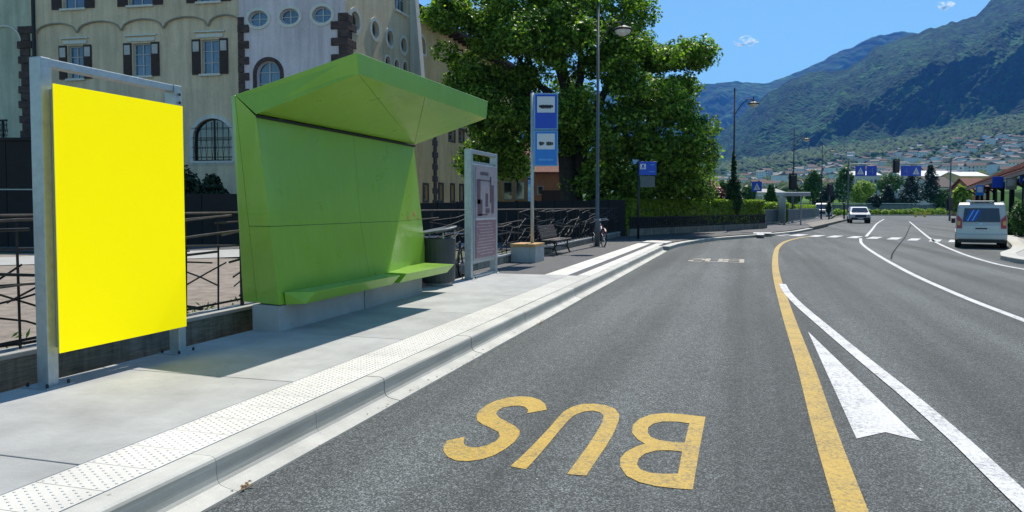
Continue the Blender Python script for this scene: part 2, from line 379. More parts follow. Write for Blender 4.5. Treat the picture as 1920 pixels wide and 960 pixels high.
# kerb: cast stones with a rounded top, hollow face and a gutter lip
kerbbed = MB().box((-2.935, 12, -.02), (.28, 36, .03)).build('kerb', M['seam']); kerbbed['kind'] = 'structure'
prof = [(-3.10, .198)]
prof += [(-2.975, .199), (-2.953, .196), (-2.938, .187), (-2.930, .172), (-2.927, .14), (-2.925, .09), (-2.920, .060), (-2.908, .040), (-2.885, .028), (-2.85, .020), (-2.785, .010), (-2.775, -.03), (-3.10, -.03)]
def kerb_stone(y0, y1, sc=1.0):
    k = MB(); n = len(prof)
    ys = [y0 + .002, y1 - .002]
    vs = [(x, y, z * (sc if z > 0 else 1)) for y in ys for x, z in prof]
    fs = [(i, (i + 1) % n, n + (i + 1) % n, n + i) for i in range(n)] + [tuple(range(n)), tuple(range(2 * n - 1, n - 1, -1))]
    k.add(vs, fs); return k
PIT = 1.083
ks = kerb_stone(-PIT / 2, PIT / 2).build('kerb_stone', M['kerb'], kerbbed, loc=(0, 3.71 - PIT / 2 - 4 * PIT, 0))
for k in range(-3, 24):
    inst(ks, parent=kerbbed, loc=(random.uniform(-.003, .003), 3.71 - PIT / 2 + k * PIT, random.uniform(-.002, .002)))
# asphalt walkway beyond the concrete platform with two pale concrete bands
walk = sheet('walkway', [(-6.2, 15.8), (-3.1, 15.8), (-3.1, 29.5), (-2.95, 32.3), (-2.05, 37.6), (-.65, 41.2), (.8, 44.7), (2.5, 50), (4.2, 58), (5.8, 66), (8.6, 92), (15.5, 150), (-10, 150), (-8, 70), (-6.2, 38)], .17, M['walk'])
sheet('pavement_verge', [(-6.0, -12), (-5.54, -12), (-5.54, 15.8), (-6.0, 15.8)], .06, M['soil'])
b1 = MB(); b1.box((0, 0, 0), (.50, 2.46, .05))
bs = b1.build('concrete_band', M['tile'], walk, loc=(-3.86, 17.03, .168))
for k in range(1, 6): inst(bs, parent=walk, loc=(-3.86, 17.03 + 2.47 * k, .168))
b2 = MB(); b2.box((0, 0, 0), (.28, 2.46, .05)); bs2 = b2.build('kerb_band', M['tile'], walk, loc=(-3.245, 17.03, .174))
for k in range(1, 6): inst(bs2, parent=walk, loc=(-3.245, 17.03 + 2.47 * k, .174))
MB().prism([(-4.1, 31.6, 0), (-3.05, 31.0, 0), (-2.95, 32.6, 0), (-4.0, 33.6, 0)], (0, 0, .14), (0, 0, .195)).build('concrete_band', M['tile'], walk)
# low kerb following the bend
def kerb_along(name, pts, w, z, m, parent, step=1.2, side=-1, rise=True):
    # resample
    P = [Vector((p[0], p[1])) for p in pts]; out = [P[0]]; acc = 0
    for a, b in zip(P[:-1], P[1:]):
        L = (b - a).length; d = (b - a) / L; t = step - acc
        while t <= L: out.append(a + d * t); t += step
        acc = L - (t - step)
    o = None
    for a, b in zip(out[:-1], out[1:]):
        d = (b - a).normalized(); n = Vector((-d.y, d.x)) * (-side); g = d * .006
        q = [a + g, b - g, b - g + n * w, a + g + n * w]
        MB().prism([(p.x, p.y, 0) for p in q], (0, 0, -.03), (0, 0, z)).build(name, m, parent, bevel=.02)
bendk = MB().prism([(-3.1, 29.6, -.05), (-2.8, 29.6, -.05), (-2.7, 32, -.05), (-3.0, 32, -.05)], (0, 0, 0), (0, 0, .04)).build('bend_kerb', M['seam']); bendk['kind'] = 'structure'
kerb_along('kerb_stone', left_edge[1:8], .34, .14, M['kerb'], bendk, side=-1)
rk = sheet('right_pavement', [(p[0] + .35, p[1]) for p in right_edge[::-1][4:]] + [(90, 230), (90, 19)], .12, M['paleroad'])
rkb = MB().box((12, 37, -.05), (.3, .3, .04)).build('right_kerb', M['seam']); rkb['kind'] = 'structure'
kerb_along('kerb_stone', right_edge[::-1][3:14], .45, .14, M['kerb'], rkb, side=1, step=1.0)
for i in range(8, 11): pass

# ---------------------------------------------------------------- painted markings
def paint(name, pts, m, z=.004):
    o = sheet(name, [(p[0], p[1]) for p in pts], z, m); return o
def strip(name, L, Rr, m, z=.004):
    """quad strip between two polylines of world points"""
    mb = MB(); n = len(L)
    mb.add([(p[0], p[1], z) for p in L] + [(p[0], p[1], z) for p in Rr], [(i, n + i, n + i + 1, i + 1) for i in range(n - 1)])
    o = mb.build(name, m); o['kind'] = 'structure'
    if o.data.polygons[0].normal.z < 0: o.data.flip_normals()
    return o
def spline(P, n=10):
    P = [Vector((p[0], p[1])) for p in P]; out = []
    for i in range(len(P) - 1):
        a, b = P[i], P[i + 1]; p0 = P[i - 1] if i else a * 2 - b; p3 = P[i + 2] if i + 2 < len(P) else b * 2 - a
        for k in range(n):
            t = k / n
            out.append(.5 * ((2 * a) + (b - p0) * t + (2 * p0 - 5 * a + 4 * b - p3) * t * t + (-p0 + 3 * a - 3 * b + p3) * t ** 3))
    out.append(P[-1]); return out
def line(name, C_, w, m, z=.004):
    C2 = spline(C_); L = []; Q = []
    for i, p in enumerate(C2):
        d = (C2[min(i + 1, len(C2) - 1)] - C2[max(i - 1, 0)]).normalized(); n = Vector((-d.y, d.x)) * (w / 2)
        L.append(p + n); Q.append(p - n)
    return strip(name, L, Q, m, z)
line('yellow_lane_line', [(.55, -6), (.56, 0), (.565, 4.4), (.57, 6), (.60, 8.4), (.62, 12.4), (.68, 18), (.78, 22.5), (.98, 28), (1.25, 33), (1.75, 38), (2.6, 42.6), (3.6, 46)], .17, M['yellow'], .005)
line('white_edge_line', [(1.72, -4), (1.62, 0), (1.53, 4), (1.49, 5.1), (1.45, 6.1), (1.36, 7.4), (1.22, 9), (1.05, 11.1), (.86, 13.6), (.76, 15.6), (.745, 17.2)], .14, M['white'], .009)
line('white_lane_line', [(4.3, 4), (3.98, 9), (3.86, 12.8), (3.80, 16), (3.90, 21.3), (4.33, 29.5), (4.9, 37.0), (5.65, 43.2)], .13, M['white'])
line('white_lane_line', [(6.3, 46.0), (8.6, 60), (12.2, 82), (17, 109)], .16, M['white'])
line('white_edge_line', [(9, 15), (7.6, 20), (6.98, 23.2), (6.9, 26), (7.35, 31.4), (8.75, 42.1), (12.35, 64.4), (17.2, 94)], .13, M['white'])
dz = [(1400 + a / 3.2, 1400 + b / 3.2, 220 + y / 3.2) for a, b, y in ((60, 110, 700), (160, 235, 705), (275, 345, 706), (385, 450, 711), (500, 560, 714), (620, 680, 718), (735, 800, 722), (855, 920, 726), (975, 1035, 732), (1100, 1165, 738), (1215, 1275, 741))]
for a, b, y in dz:
    p, q = GZ(a, y), GZ(b, y + .5); d = (q - p).normalized(); n = Vector((.35, 1.35, 0))
    paint('zebra_stripe', [p - n, q - n, q + n, p + n], M['white'])
for a, b, y in ((40, 150, 694), (60, 105, 702)):
    p, q = GZ(1400 + a / 3.2, 220 + y / 3.2, .17), GZ(1400 + b / 3.2, 220 + y / 3.2, .17); n = Vector((0, 1.0, 0))
    paint('zebra_stripe', [p - n, q - n, q + n, p + n], M['white'], .178)
line('tar_seam', [GZ(1708, 420), GZ(1703, 432), GZ(1697, 445), GZ(1683, 462), GZ(1674, 475), GZ(1671, 486)], .05, mat('tar', (.030, .030, .030), .95, spec=.1), .003)
paint('give_way_arrow', [GZ(1515, 622), GZ(1606, 823), GZ(1660, 811), GZ(1729, 828)], M['white'])
# BUS, painted to be read from the far side
def letter(name, pts, m, hole=()):
    import bmesh as bmm
    bm = bmm.new(); loops = [pts] + list(hole); es = []
    for lp in loops:
        vs = [bm.verts.new((p[0], p[1], .004)) for p in lp]
        es += [bm.edges.new((vs[i], vs[(i + 1) % len(vs)])) for i in range(len(vs))]
    bmm.ops.triangle_fill(bm, use_beauty=True, use_dissolve=False, edges=es)
    for f in bm.faces:
        if f.normal.z < 0: f.normal_flip()
    me = bpy.data.meshes.new(name); bm.to_mesh(me); bm.free(); me.materials.append(m)
    o = bpy.data.objects.new(name, me); COL.objects.link(o); o['kind'] = 'structure'; return o
def zp(L): return [GZ(780 + x / 3.2, 720 + y / 3.2) for x, y in L]
letter('letter_s', zp([(785, 157), (750, 163), (700, 172), (668, 178), (672, 158), (655, 140), (620, 132), (570, 134), (520, 145), (490, 162), (480, 182), (500, 205), (545, 228), (595, 256), (622, 280), (620, 312), (590, 350), (540, 390), (470, 430), (390, 456), (310, 466), (240, 462), (190, 440), (165, 408), (166, 375), (185, 345), (225, 333), (293, 320), (285, 345), (290, 368), (320, 382), (370, 384), (430, 370), (480, 345), (503, 318), (495, 292), (460, 272), (400, 245), (368, 222), (362, 195), (378, 165), (420, 130), (480, 102), (550, 84), (620, 76), (690, 80), (745, 98), (775, 122)]), M['yellow'])
letter('letter_u', zp([(565, 497), (640, 430), (720, 350), (800, 265), (850, 205), (890, 165), (940, 138), (1000, 122), (1070, 120), (1140, 130), (1195, 152), (1220, 185), (1215, 225), (1190, 290), (1145, 370), (1080, 465), (1022, 553), (905, 545), (960, 470), (1030, 375), (1085, 290), (1120, 225), (1125, 195), (1105, 172), (1060, 162), (1005, 168), (950, 190), (905, 230), (850, 295), (780, 380), (715, 455), (660, 515)]), M['yellow'])
letter('letter_b', zp([(1737, 200), (1700, 400), (1660, 637), (1560, 630), (1440, 616), (1340, 592), (1265, 555), (1225, 500), (1225, 450), (1260, 410), (1320, 378), (1375, 362), (1330, 335), (1296, 295), (1300, 250), (1340, 212), (1410, 185), (1500, 176), (1620, 186)]), M['yellow'],
       [zp([(1640, 238), (1560, 228), (1480, 228), (1425, 240), (1392, 265), (1390, 295), (1410, 322), (1460, 340), (1540, 350), (1612, 355)]), zp([(1597, 408), (1520, 400), (1440, 402), (1375, 420), (1335, 452), (1325, 485), (1345, 515), (1400, 535), (1480, 542), (1572, 542)])])
def far_letter(name, strokes, x0, x1):
    mb = MB()
    for s in strokes:
        (a, b), (c, d) = s; p = Vector((x1 + (x0 - x1) * a, 24.95 - 1.5 * b, .004)); q = Vector((x1 + (x0 - x1) * c, 24.95 - 1.5 * d, .004))
        t = (q - p).normalized(); n = Vector((-t.y, t.x, 0)) * .07
        k = len(mb.v); mb.add([p - n, q - n, q + n, p + n], [(0, 1, 2, 3)])
    mb.v = [(x, y, z + i * .0002) for i, (x, y, z) in enumerate(mb.v)]
    o = mb.build(name, M['faded']); o['kind'] = 'structure'
far_letter('letter_b', [((0, 0), (0, 1)), ((.12, 0), (.85, .06)), ((.12, 1), (.85, .94)), ((.12, .5), (.8, .5)), ((.92, .06), (.92, .42)), ((.92, .56), (.92, .94))], -.62, -.12)
far_letter('letter_u', [((0, 0), (0, .85)), ((.05, .92), (.95, .92)), ((1, 0), (1, .85))], -1.12, -.74)
far_letter('letter_s', [((.9, .1), (.15, .05)), ((.05, .12), (.05, .45)), ((.1, .5), (.9, .52)), ((.95, .58), (.95, .9)), ((.9, .95), (.1, .92))], -1.62, -1.22)

# the green enamel: faint rain streaks, dust towards the joints, uneven sheen
m, t, b = M['green'], M['green'].node_tree, M['green'].node_tree.nodes['Principled BSDF']
gm = t.nodes.new('ShaderNodeNewGeometry'); src = b.inputs['Base Color'].links[0].from_socket
c = nmix(t, 1.0, src, nramp(t, nnoise(t, 5, 6, .7, gm.outputs['Position'], (1.6, 1.6, .3)), [(.3, .94), (.7, 1.04)]), 'MULTIPLY')
c = nmix(t, nramp(t, nnoise(t, 22, 6, .75, gm.outputs['Position']), [(.66, 0.0), (.9, .22)]), c, (.30, .40, .12))
t.links.new(c, b.inputs['Base Color'])
rr_n = nramp(t, nnoise(t, 2.2, 5, .7, gm.outputs['Position']), [(.3, .24), (.7, .46)]); t.links.new(rr_n, b.inputs['Roughness'])
nbump(t, b, nnoise(t, 1.1, 2, .5, gm.outputs['Position']), .25, .02)
# dry leaves and grit caught along the gutter, pebbles on the lane
def litter(name, spots, m, size, seed):
    r = random.Random(seed); mb = MB()
    for cx_, cy_, z, n, sx, sy in spots:
        for i in range(n):
            x, y = r.gauss(cx_, sx), r.gauss(cy_, sy); a = r.uniform(0, 6.28); s_ = size * r.uniform(.5, 1.4); ca, sa = math.cos(a) * s_, math.sin(a) * s_; h = s_ * r.uniform(.15, .5)
            mb.add([(x - ca, y - sa, z + .002), (x + sa * .5, y - ca * .5, z + h), (x + ca, y + sa, z + .003), (x - sa * .5, y + ca * .5, z + h * .6)], [(0, 1, 2, 3)])
    o = mb.build(name, m); o['kind'] = 'stuff'; return o
drym = mat('dry_leaf', (.22, .13, .06), .9, var=.4, scale=30)
p1, p2, p3 = GZ(455, 916), GZ(1020, 606), GZ(1105, 560)
litter('dry_leaves', [(-2.80, p1.y, .012, 40, .02, .04), (-2.78, p2.y, .01, 60, .03, .12), (-2.79, p3.y, .01, 50, .03, .14), (-2.84, 9.0, .02, 30, .03, 1.6), (-2.82, 6.5, .02, 24, .03, 1.5), (-5.62, 6.0, .065, 60, .05, 1.6)], drym, .012, 4)
litter('pebbles', [(-2.2, 4.6, .003, 14, .5, .8), (-1.0, 8, .003, 20, 1.0, 2.5), (1.2, 6, .003, 8, .4, 1.2)], M['tile'], .006, 5)
# ---------------------------------------------------------------- poster stands
def plate(mb, c, w, d, th): mb.box(c, (w, d, th))
def poster_stand(label, x, y0, y1, zt, name='poster_stand', post_w=.13, depth=.14):
    o = empty(name, (x, (y0 + y1) / 2, PZ), 0, label, 'poster stand'); h = zt - PZ; hy = (y1 - y0) / 2
    for s in (-1, 1):
        p = MB().box((0, s * hy, h / 2), (depth, post_w, h)).build('post', M['galv'], o, bevel=.008)
        f = MB().box((0, s * hy, .006), (.26, .26, .012))
        f.build('foot_plate', M['galv'], o)
        for dx in (-.1, .1):
            for dy in (-.1, .1): MB().lathe([(.012, 0), (.012, .02), (.006, .032)], (dx, s * hy + dy, .012), 6).build('anchor_bolt', M['darkmetal'], o)
    MB().box((0, 0, h - .035), (depth * .8, 2 * hy - post_w - .004, .065)).build('top_bar', M['galv'], o, bevel=.006)
    return o, h, hy
o, h, hy = poster_stand('tall galvanised stand holding a plain yellow poster, nearest to the camera', -5.38, 4.79, 6.27, 2.83, post_w=.10, depth=.12)
MB().box((-.02, 0, 1.32), (.10, 2 * hy - .14, 2.13)).build('display_case', M['galv'], o, bevel=.01)
xf = -5.205; ya, yb_ = GX(106, 400, xf).y, GX(346, 400, xf).y; yc = (ya + yb_) / 2 - 5.53
zt2, zb2 = GX(104, 157, xf).z - PZ, GX(110, 663, xf).z - PZ; zc2 = (zt2 + zb2) / 2
MB().box((.171, yc, zc2), (.008, yb_ - ya, zt2 - zb2)).build('yellow_poster', M['posterglow'], o)
MB().box((.108, yc + .01, zc2), (.09, yb_ - ya - .12, zt2 - zb2 - .06)).build('poster_box', M['greymetal'], o)
b = MB()
for dz in (.09, .17): b.tube([(.072, hy, h - dz), (.078, hy, h - dz)], .014, 8)
b.build('screw', M['ink'], o)
o, h, hy = poster_stand('galvanised stand with a plum coloured poster behind glass, beside the litter bin', -5.26, 14.3, 15.86, 2.78, post_w=.12)
MB().box((0, 0, h - .25), (.08, 2 * hy - .13, .05)).build('cross_bar', M['galv'], o)
MB().box((0, 0, .33), (.09, 2 * hy - .13, .06)).build('cross_bar', M['galv'], o)
MB().box((0, 0, .03), (.09, 2 * hy - .13, .05)).build('cross_bar', M['galv'], o)
MB().box((.04, .02, 1.33), (.08, 2 * hy - .10, 1.93)).build('display_case', M['greymetal'], o, bevel=.008)
po = MB().box((.088, .02, 1.73), (.012, 1.26, 1.06)).build('poster', M['pale'], o)
po2 = MB().box((.088, .02, .79), (.012, 1.26, .76)).build('poster', M['purple'], o)
pd = MB()
for y, z, w, hh in ((-.46, 1.75, .22, .5), (-.38, 1.42, .3, .34), (.05, 1.58, .16, .28), (.30, 1.80, .10, .55), (.43, 1.6, .16, .6), (-.1, 2.12, .5, .07), (-.05, 1.98, .7, .03), (.1, 1.36, .25, .1), (-.2, 1.28, .6, .03)):
    pd.box((.0955, y, z), (.003, w, hh))
pd.build('print', M['plumdark'], po)
pd = MB()
for i in range(11): pd.box((.0955, random.uniform(-.1, .05), 1.1 - i * .062), (.003, random.uniform(.7, 1.1), .02))
pd.build('print', M['pale'], po2)
MB().box((.088, .02, 1.19), (.014, 1.26, .04)).build('divider', M['windowframe'], o)

# ---------------------------------------------------------------- bus shelter
sh = empty('bus_shelter', (-5.3, 9.8, PZ), 0, 'bright green folded metal bus shelter with angular roof and low concrete base', 'bus shelter')
OFF = Vector((5.3, -9.8, -PZ))
def L3(p): return Vector(p) + OFF
def inset_poly(P, g):
    n = len(P); c = sum(P, Vector()) / n; nr = Vector()
    for i in range(n): nr += (P[i] - c).cross(P[(i + 1) % n] - c)
    nr.normalize(); out = []
    for i in range(n):
        a, p, q = P[i - 1], P[i], P[(i + 1) % n]
        e1 = (p - a).normalized(); e2 = (q - p).normalized(); n1 = nr.cross(e1); n2 = nr.cross(e2)
        bis = (n1 + n2); bis.normalize(); k = g / max(.35, bis.dot(n1)); out.append(p + bis * k)
    return out, nr
def panel(name, P, toward, parent=sh, m=None, g=.003, th=.012, lab=None):
    P = [Vector(p) for p in P]; Q, nr = inset_poly(P, g)
    if nr.dot(Vector(toward)) < 0: nr = -nr; Q = inset_poly(P[::-1], g)[0]
    mb = MB(); mb.prism([L3(q) for q in Q], -nr * th, nr * 0)
    return mb.build(name, m or M['green'], parent, bevel=.0015, seg=1)
XB, XT = -5.13, -5.36
A = GX(525, 572, XB); B = GX(480, 218, XT); Cc = GX(776, 274, XT); A.z = .51
D = GX(735, 500, XB + .01); t = (D.z - .51) / (Cc.z - D.z); D = D + (D - Cc) * t; D.x = XB
E_ = GX(801, 512, -5.60); E_.z = .52
P1 = GX(440, 178, -5.66); Fb = GX(482, 572, -5.52); Fb.z = .51
zs = 1.42
def lerp_z(p, q, z): return p + (q - p) * ((z - p.z) / (q.z - p.z))
AB, DC = lerp_z(A, B, zs), lerp_z(D, Cc, zs)
def at_t(p, q, t): return p + (q - p) * t
# vertical seam
St = at_t(B, Cc, (665 - 480) / (776 - 480) * .86 + .0); Sm = at_t(AB, DC, .72); Sb = at_t(A, D, .80)
yS = [GX(665, 250, -5.34).y, GX(677, 413, -5.22).y, GX(694, 512, -5.15).y]
St = at_t(B, Cc, (yS[0] - B.y) / (Cc.y - B.y)); Sm = at_t(AB, DC, (yS[1] - AB.y) / (DC.y - AB.y)); Sb = at_t(A, D, min(.9, (yS[2] - A.y) / (D.y - A.y)))
for P in ([AB, Sm, St, B], [Sm, DC, Cc, St], [A, Sb, Sm, AB], [Sb, D, DC, Sm]): panel('wall_panel', P, (1, 0, 0))
EC = lerp_z(E_, Cc, zs)
panel('side_panel', [DC, EC, Cc], (1, .3, 0)); panel('side_panel', [D, E_, EC, DC], (1, .3, 0))
FP1 = lerp_z(Fb, P1, zs)
panel('side_panel', [FP1, AB, B, P1], (.5, -1, 0)); panel('side_panel', [Fb, A, AB, FP1], (.5, -1, 0))
# back
BKx = -5.75
Bb = Vector((BKx, Fb.y + .05, .51)); Bt = Vector((BKx, P1.y + .05, P1.z)); Eb = Vector((BKx, E_.y - .05, .52)); Ct = Vector((BKx, Cc.y + .15, Cc.z + .15))
panel('back_panel', [Bb, Eb, Ct, Bt], (-1, 0, 0)); panel('side_panel', [Fb, Bb, Bt, P1], (0, -1, 0)); panel('side_panel', [E_, Eb, Ct, Cc], (0, 1, 0))
# core just behind the panels (dark joints)
core = MB()
def shrink(p, c, k=.02): return p + (c - p).normalized() * k
cc = Vector((-5.45, 9.8, 1.5))
ring = [A, D, E_, Eb, Bb, Fb]; rt = [B, Cc, Cc, Ct, Bt, P1]
rv = [L3(shrink(p, cc)) for p in ring] + [L3(shrink(p, cc)) for p in rt]
core.add(rv, [(5, 4, 3, 2, 1, 0), (6, 7, 9, 10, 11), (0, 1, 7, 6), (1, 2, 7), (2, 3, 9, 7), (3, 4, 10, 9), (4, 5, 11, 10), (5, 0, 6, 11)])
core.build('frame_core', M['seam'], sh)
# roof
RX = -4.12
P2 = GX(670, 98, RX); P3 = GX(915, 190, RX); P2b = GX(672, 139, RX); P3b = GX(912, 222, RX)
P4 = Vector((Ct.x, Ct.y + .1, Ct.z + .12))
Bq = B + Vector((.0, 0, .0)); Cq = Cc + Vector((.0, 0, .02))
mid = at_t(P2, P3, .52); midb = at_t(P2b, P3b, .52)
panel('fascia_panel', [P2b, midb, mid, P2], (1, 0, 0)); panel('fascia_panel', [midb, P3b, P3, mid], (1, 0, 0))
panel('fascia_panel', [P1, B + Vector((0, 0, .02)), P2b, P2], (0, -1, 0))
panel('roof_sheet', [P1, P2, P3], (0, 0, 1)); panel('roof_sheet', [P1, P3, P4], (0, 0, 1))
Bu = B + Vector((0, 0, .025)); Cu = Cc + Vector((0, .02, .025))
cr = at_t(P2b, P3b, .42)
panel('ceiling_panel', [Bu, Cu, P2b], (0, 0, -1)); panel('ceiling_panel', [P2b, Cu, cr], (0, 0, -1)); panel('ceiling_panel', [cr, Cu, P3b], (0, 0, -1))
panel('fascia_panel', [P3b, Cu, P4, P3], (0, 1, 0))
mb = MB(); mb.bar(L3(B + Vector((.012, 0, -.0))), L3(Cc + Vector((.012, 0, -.0))), .03, .028); mb.build('ceiling_joint', M['seam'], sh)
# concrete base
for y0, y1 in ((A.y + .02, 9.72), (9.75, 11.75)):
    MB().prism([L3((-5.15, y0, 0)), L3((-5.15, y1, 0)), L3((-5.52, y1, 0)), L3((-5.52, y0, 0))], (0, 0, PZ - .01), (0, 0, .50)).build('concrete_base', M['base'], sh, bevel=.008)
# bench: two folded seats
def seat(y0, y1, xf, xw, ztop, cut0, cut1, sl):
    v = [(xw, y0, ztop), (xf, y0 + cut0, ztop - .01), (xf, y1 - cut1, ztop - .01), (xw, y1, ztop)]
    lo = [(xw, y0 + .02, ztop - .15), (xf - sl, y0 + cut0 - .10, ztop - .14), (xf - sl, y1 - cut1 - .16, ztop - .14), (xw, y1 - .1, ztop - .15)]
    mb = MB(); mb.add([L3(p) for p in v + lo], [(0, 1, 2, 3), (7, 6, 5, 4), (0, 4, 5, 1), (1, 5, 6, 2), (2, 6, 7, 3), (3, 7, 4, 0)])
    return mb.build('seat', M['green'], sh, bevel=.004)
seat(7.72, 10.25, -4.84, -5.12, .655, .22, -.02, .07)
seat(10.40, 12.35, -4.80, -5.36, .665, -.02, .02, .07)
# faded red star marks on the bright side panel
def star(cx_, cy_, cz_, r):
    pts = []
    for k in range(10):
        a = math.pi / 2 + k * math.pi / 5; rr = r if k % 2 == 0 else r * .45
        pts.append((cx_, cy_ + rr * math.cos(a) * 1.6, cz_ + rr * math.sin(a)))
    return pts
dirE = (E_ - D).normalized()
for (u, v, r) in ((765, 408, .055), (776, 402, .08), (783, 409, .05)):
    nrm = (E_ - D).cross(Cc - D).normalized(); 
    if nrm.x < 0: nrm = -nrm
    p = GP(u, v, D, nrm); ex = dirE; ez = nrm.cross(ex)
    pts = []
    for k in range(10):
        a = math.pi / 2 + k * math.pi / 5 + u; rr = r if k % 2 == 0 else r * .38
        pts.append(L3(p + ex * rr * math.cos(a) * 1.5 + ez * rr * math.sin(a)))
    MB().prism(pts, nrm * .0005, nrm * .002).build('graffiti_star', M['graffiti'], sh)

# ---------------------------------------------------------------- litter bin
o = empty('litter_bin', (-5.42, 13.1, PZ), 0, 'dark grey cylindrical litter bin with slanted lid behind the shelter bench', 'litter bin')
MB().lathe([(.30, .06), (.31, .1), (.33, .86), (.32, .87)], n=24).build('barrel', M['bin'], o, smooth=False)
MB().lathe([(.24, 0), (.26, .06)], n=20).build('foot', M['greymetal'], o)
mb = MB(); n = 24
vs = []
for zz, r in ((1.0, .34), (1.03, .35), (1.035, .34)):
    for j in range(n):
        a = 2 * math.pi * j / n; vs.append((r * math.cos(a), r * math.sin(a), zz + .035 * math.sin(a) + .05 * math.cos(a)))
mb.add(vs, [(i * n + j, i * n + (j + 1) % n, (i + 1) * n + (j + 1) % n, (i + 1) * n + j) for i in range(2) for j in range(n)] + [tuple(range(n - 1, -1, -1)), tuple(range(2 * n, 3 * n))])
mb.build('lid', M['darkgrey'], o)
mb = MB()
for a in (.6, 2.5, 3.8, 5.4): mb.tube([(.31 * math.cos(a), .31 * math.sin(a), .84), (.31 * math.cos(a), .31 * math.sin(a), 1.0 + .03 * math.sin(a))], .015, 6)
mb.build('lid_support', M['greymetal'], o)

# ---------------------------------------------------------------- bus stop sign
sp = GD(998, 387, 20.6)
o = empty('bus_stop_sign', (sp.x, sp.y, .17), 0, 'double blue bus stop sign on a galvanised pole behind the concrete seat', 'bus stop sign')
MB().tube([(0, 0, 0), (0, 0, 4.5)], .045, 12).build('pole', M['galv'], o, smooth=True)
rz = R(17)
def sp_panel(z0, z1, bgm, dark, name):
    Mx = Matrix.Rotation(rz, 4, 'Z'); w = .64; cx_ = .36
    rim = MB().box((cx_, -.05, (z0 + z1) / 2), (w, .04, z1 - z0), M=Mx).build('sign_panel', M['signrim'], o, bevel=.006)
    MB().box((cx_, -.074, (z0 + z1) / 2), (w - .07, .006, z1 - z0 - .07), M=Mx).build('sign_field', bgm, rim)
    h = z1 - z0
    MB().box((cx_, -.08, z0 + h * .69), (w - .17, .006, h * .44), M=Mx).build('sign_white', M['signwhite'], rim)
    mb = MB(); zc = z0 + h * .63
    for a, b, hh in dark: mb.box((cx_ + (a + b) / 2, -.085, zc + (.008 if hh < .07 else 0)), (b - a, .004, hh), M=Mx)
    mb.build('sign_lettering', M['ink'], rim)
    return rim, Mx, cx_, w
zt = (387 - 177) / 1440 * 20.6 + 1.65 - .17; zm = (387 - 245) / 1440 * 20.6 + 1.65 - .17; zb = (387 - 312) / 1440 * 20.6 + 1.65 - .17
sp_panel(zm + .01, zt, M['blue'], [(-.18, -.15, .06), (-.145, -.10, .09), (-.095, -.045, .10), (-.04, .0, .09), (.005, .05, .10), (.055, .10, .09), (.105, .14, .10), (.145, .18, .06), (-.19, .19, .03)], 'a')
rim, Mx, cx_, w = sp_panel(zb, zm - .01, M['lightblue'], [(-.19, -.17, .06), (-.165, -.11, .10), (-.105, -.075, .08), (-.07, -.045, .06), (.01, .05, .09), (.055, .10, .10), (.105, .145, .09), (.15, .19, .07)], 'b')
mb = MB()
for a, b in ((-.19, -.12), (-.11, -.06), (-.05, 0), (.02, .07), (.08, .14), (.15, .19)): mb.box((cx_ + (a + b) / 2, -.08, zb + .17), (b - a, .006, .05), M=Mx)
mb.build('sign_lettering', M['signpale'], rim)
mb = MB(); 
for z in (zm + .2, zt - .2, zb + .2, zm - .2): mb.box((.03, -.015, z), (.14, .05, .04), M=Mx)
mb.build('clamp', M['galv'], o)

# ---------------------------------------------------------------- concrete cube seat, park bench
o = empty('concrete_seat', (-5.62, 19.85, .17), 0, 'square concrete seat with an orange wooden top beside the bus stop pole', 'seat')
MB().box((-.26, -.0, .215), (.16, .92, .43)).build('concrete_side', M['base'], o, bevel=.01)
MB().box((0, -.39, .215), (.36, .14, .43)).build('concrete_side', M['slab'], o, bevel=.01)
MB().box((.26, 0, .215), (.16, .92, .43)).build('concrete_side', M['base'], o, bevel=.01)
for k in range(6): MB().box((-.29 + k * .116, 0, .455), (.105, 1.0, .075)).build('wooden_slat', M['orangewood'], o, bevel=.006)
o = empty('park_bench', (-5.72, 23.3, .17), 0, 'dark weathered wooden park bench with black iron legs by the railing', 'bench')
for s in (-.85, .85):
    mb = MB()
    mb.tube([(.30, s, 0), (.20, s, .22), (.22, s, .42)], .028, 6); mb.tube([(-.30, s, 0), (-.14, s, .24), (-.16, s, .42), (-.30, s, .86)], .028, 6); mb.tube([(.25, s, .42), (-.18, s, .42)], .025, 6); mb.tube([(.2, s, .2), (-.15, s, .22)], .018, 6)
    mb.build('leg', M['iron'], o)
for k in range(5): MB().box((-.12 + k * .098, 0, .455), (.085, 2.05, .035)).build('seat_slat', M['wood'], o, bevel=.005)
for k in range(4): MB().bar((-.185 - k * .032, -1.0, .55 + k * .10), (-.185 - k * .032, 1.0, .55 + k * .10), .03, .085).build('back_slat', M['wood'], o)

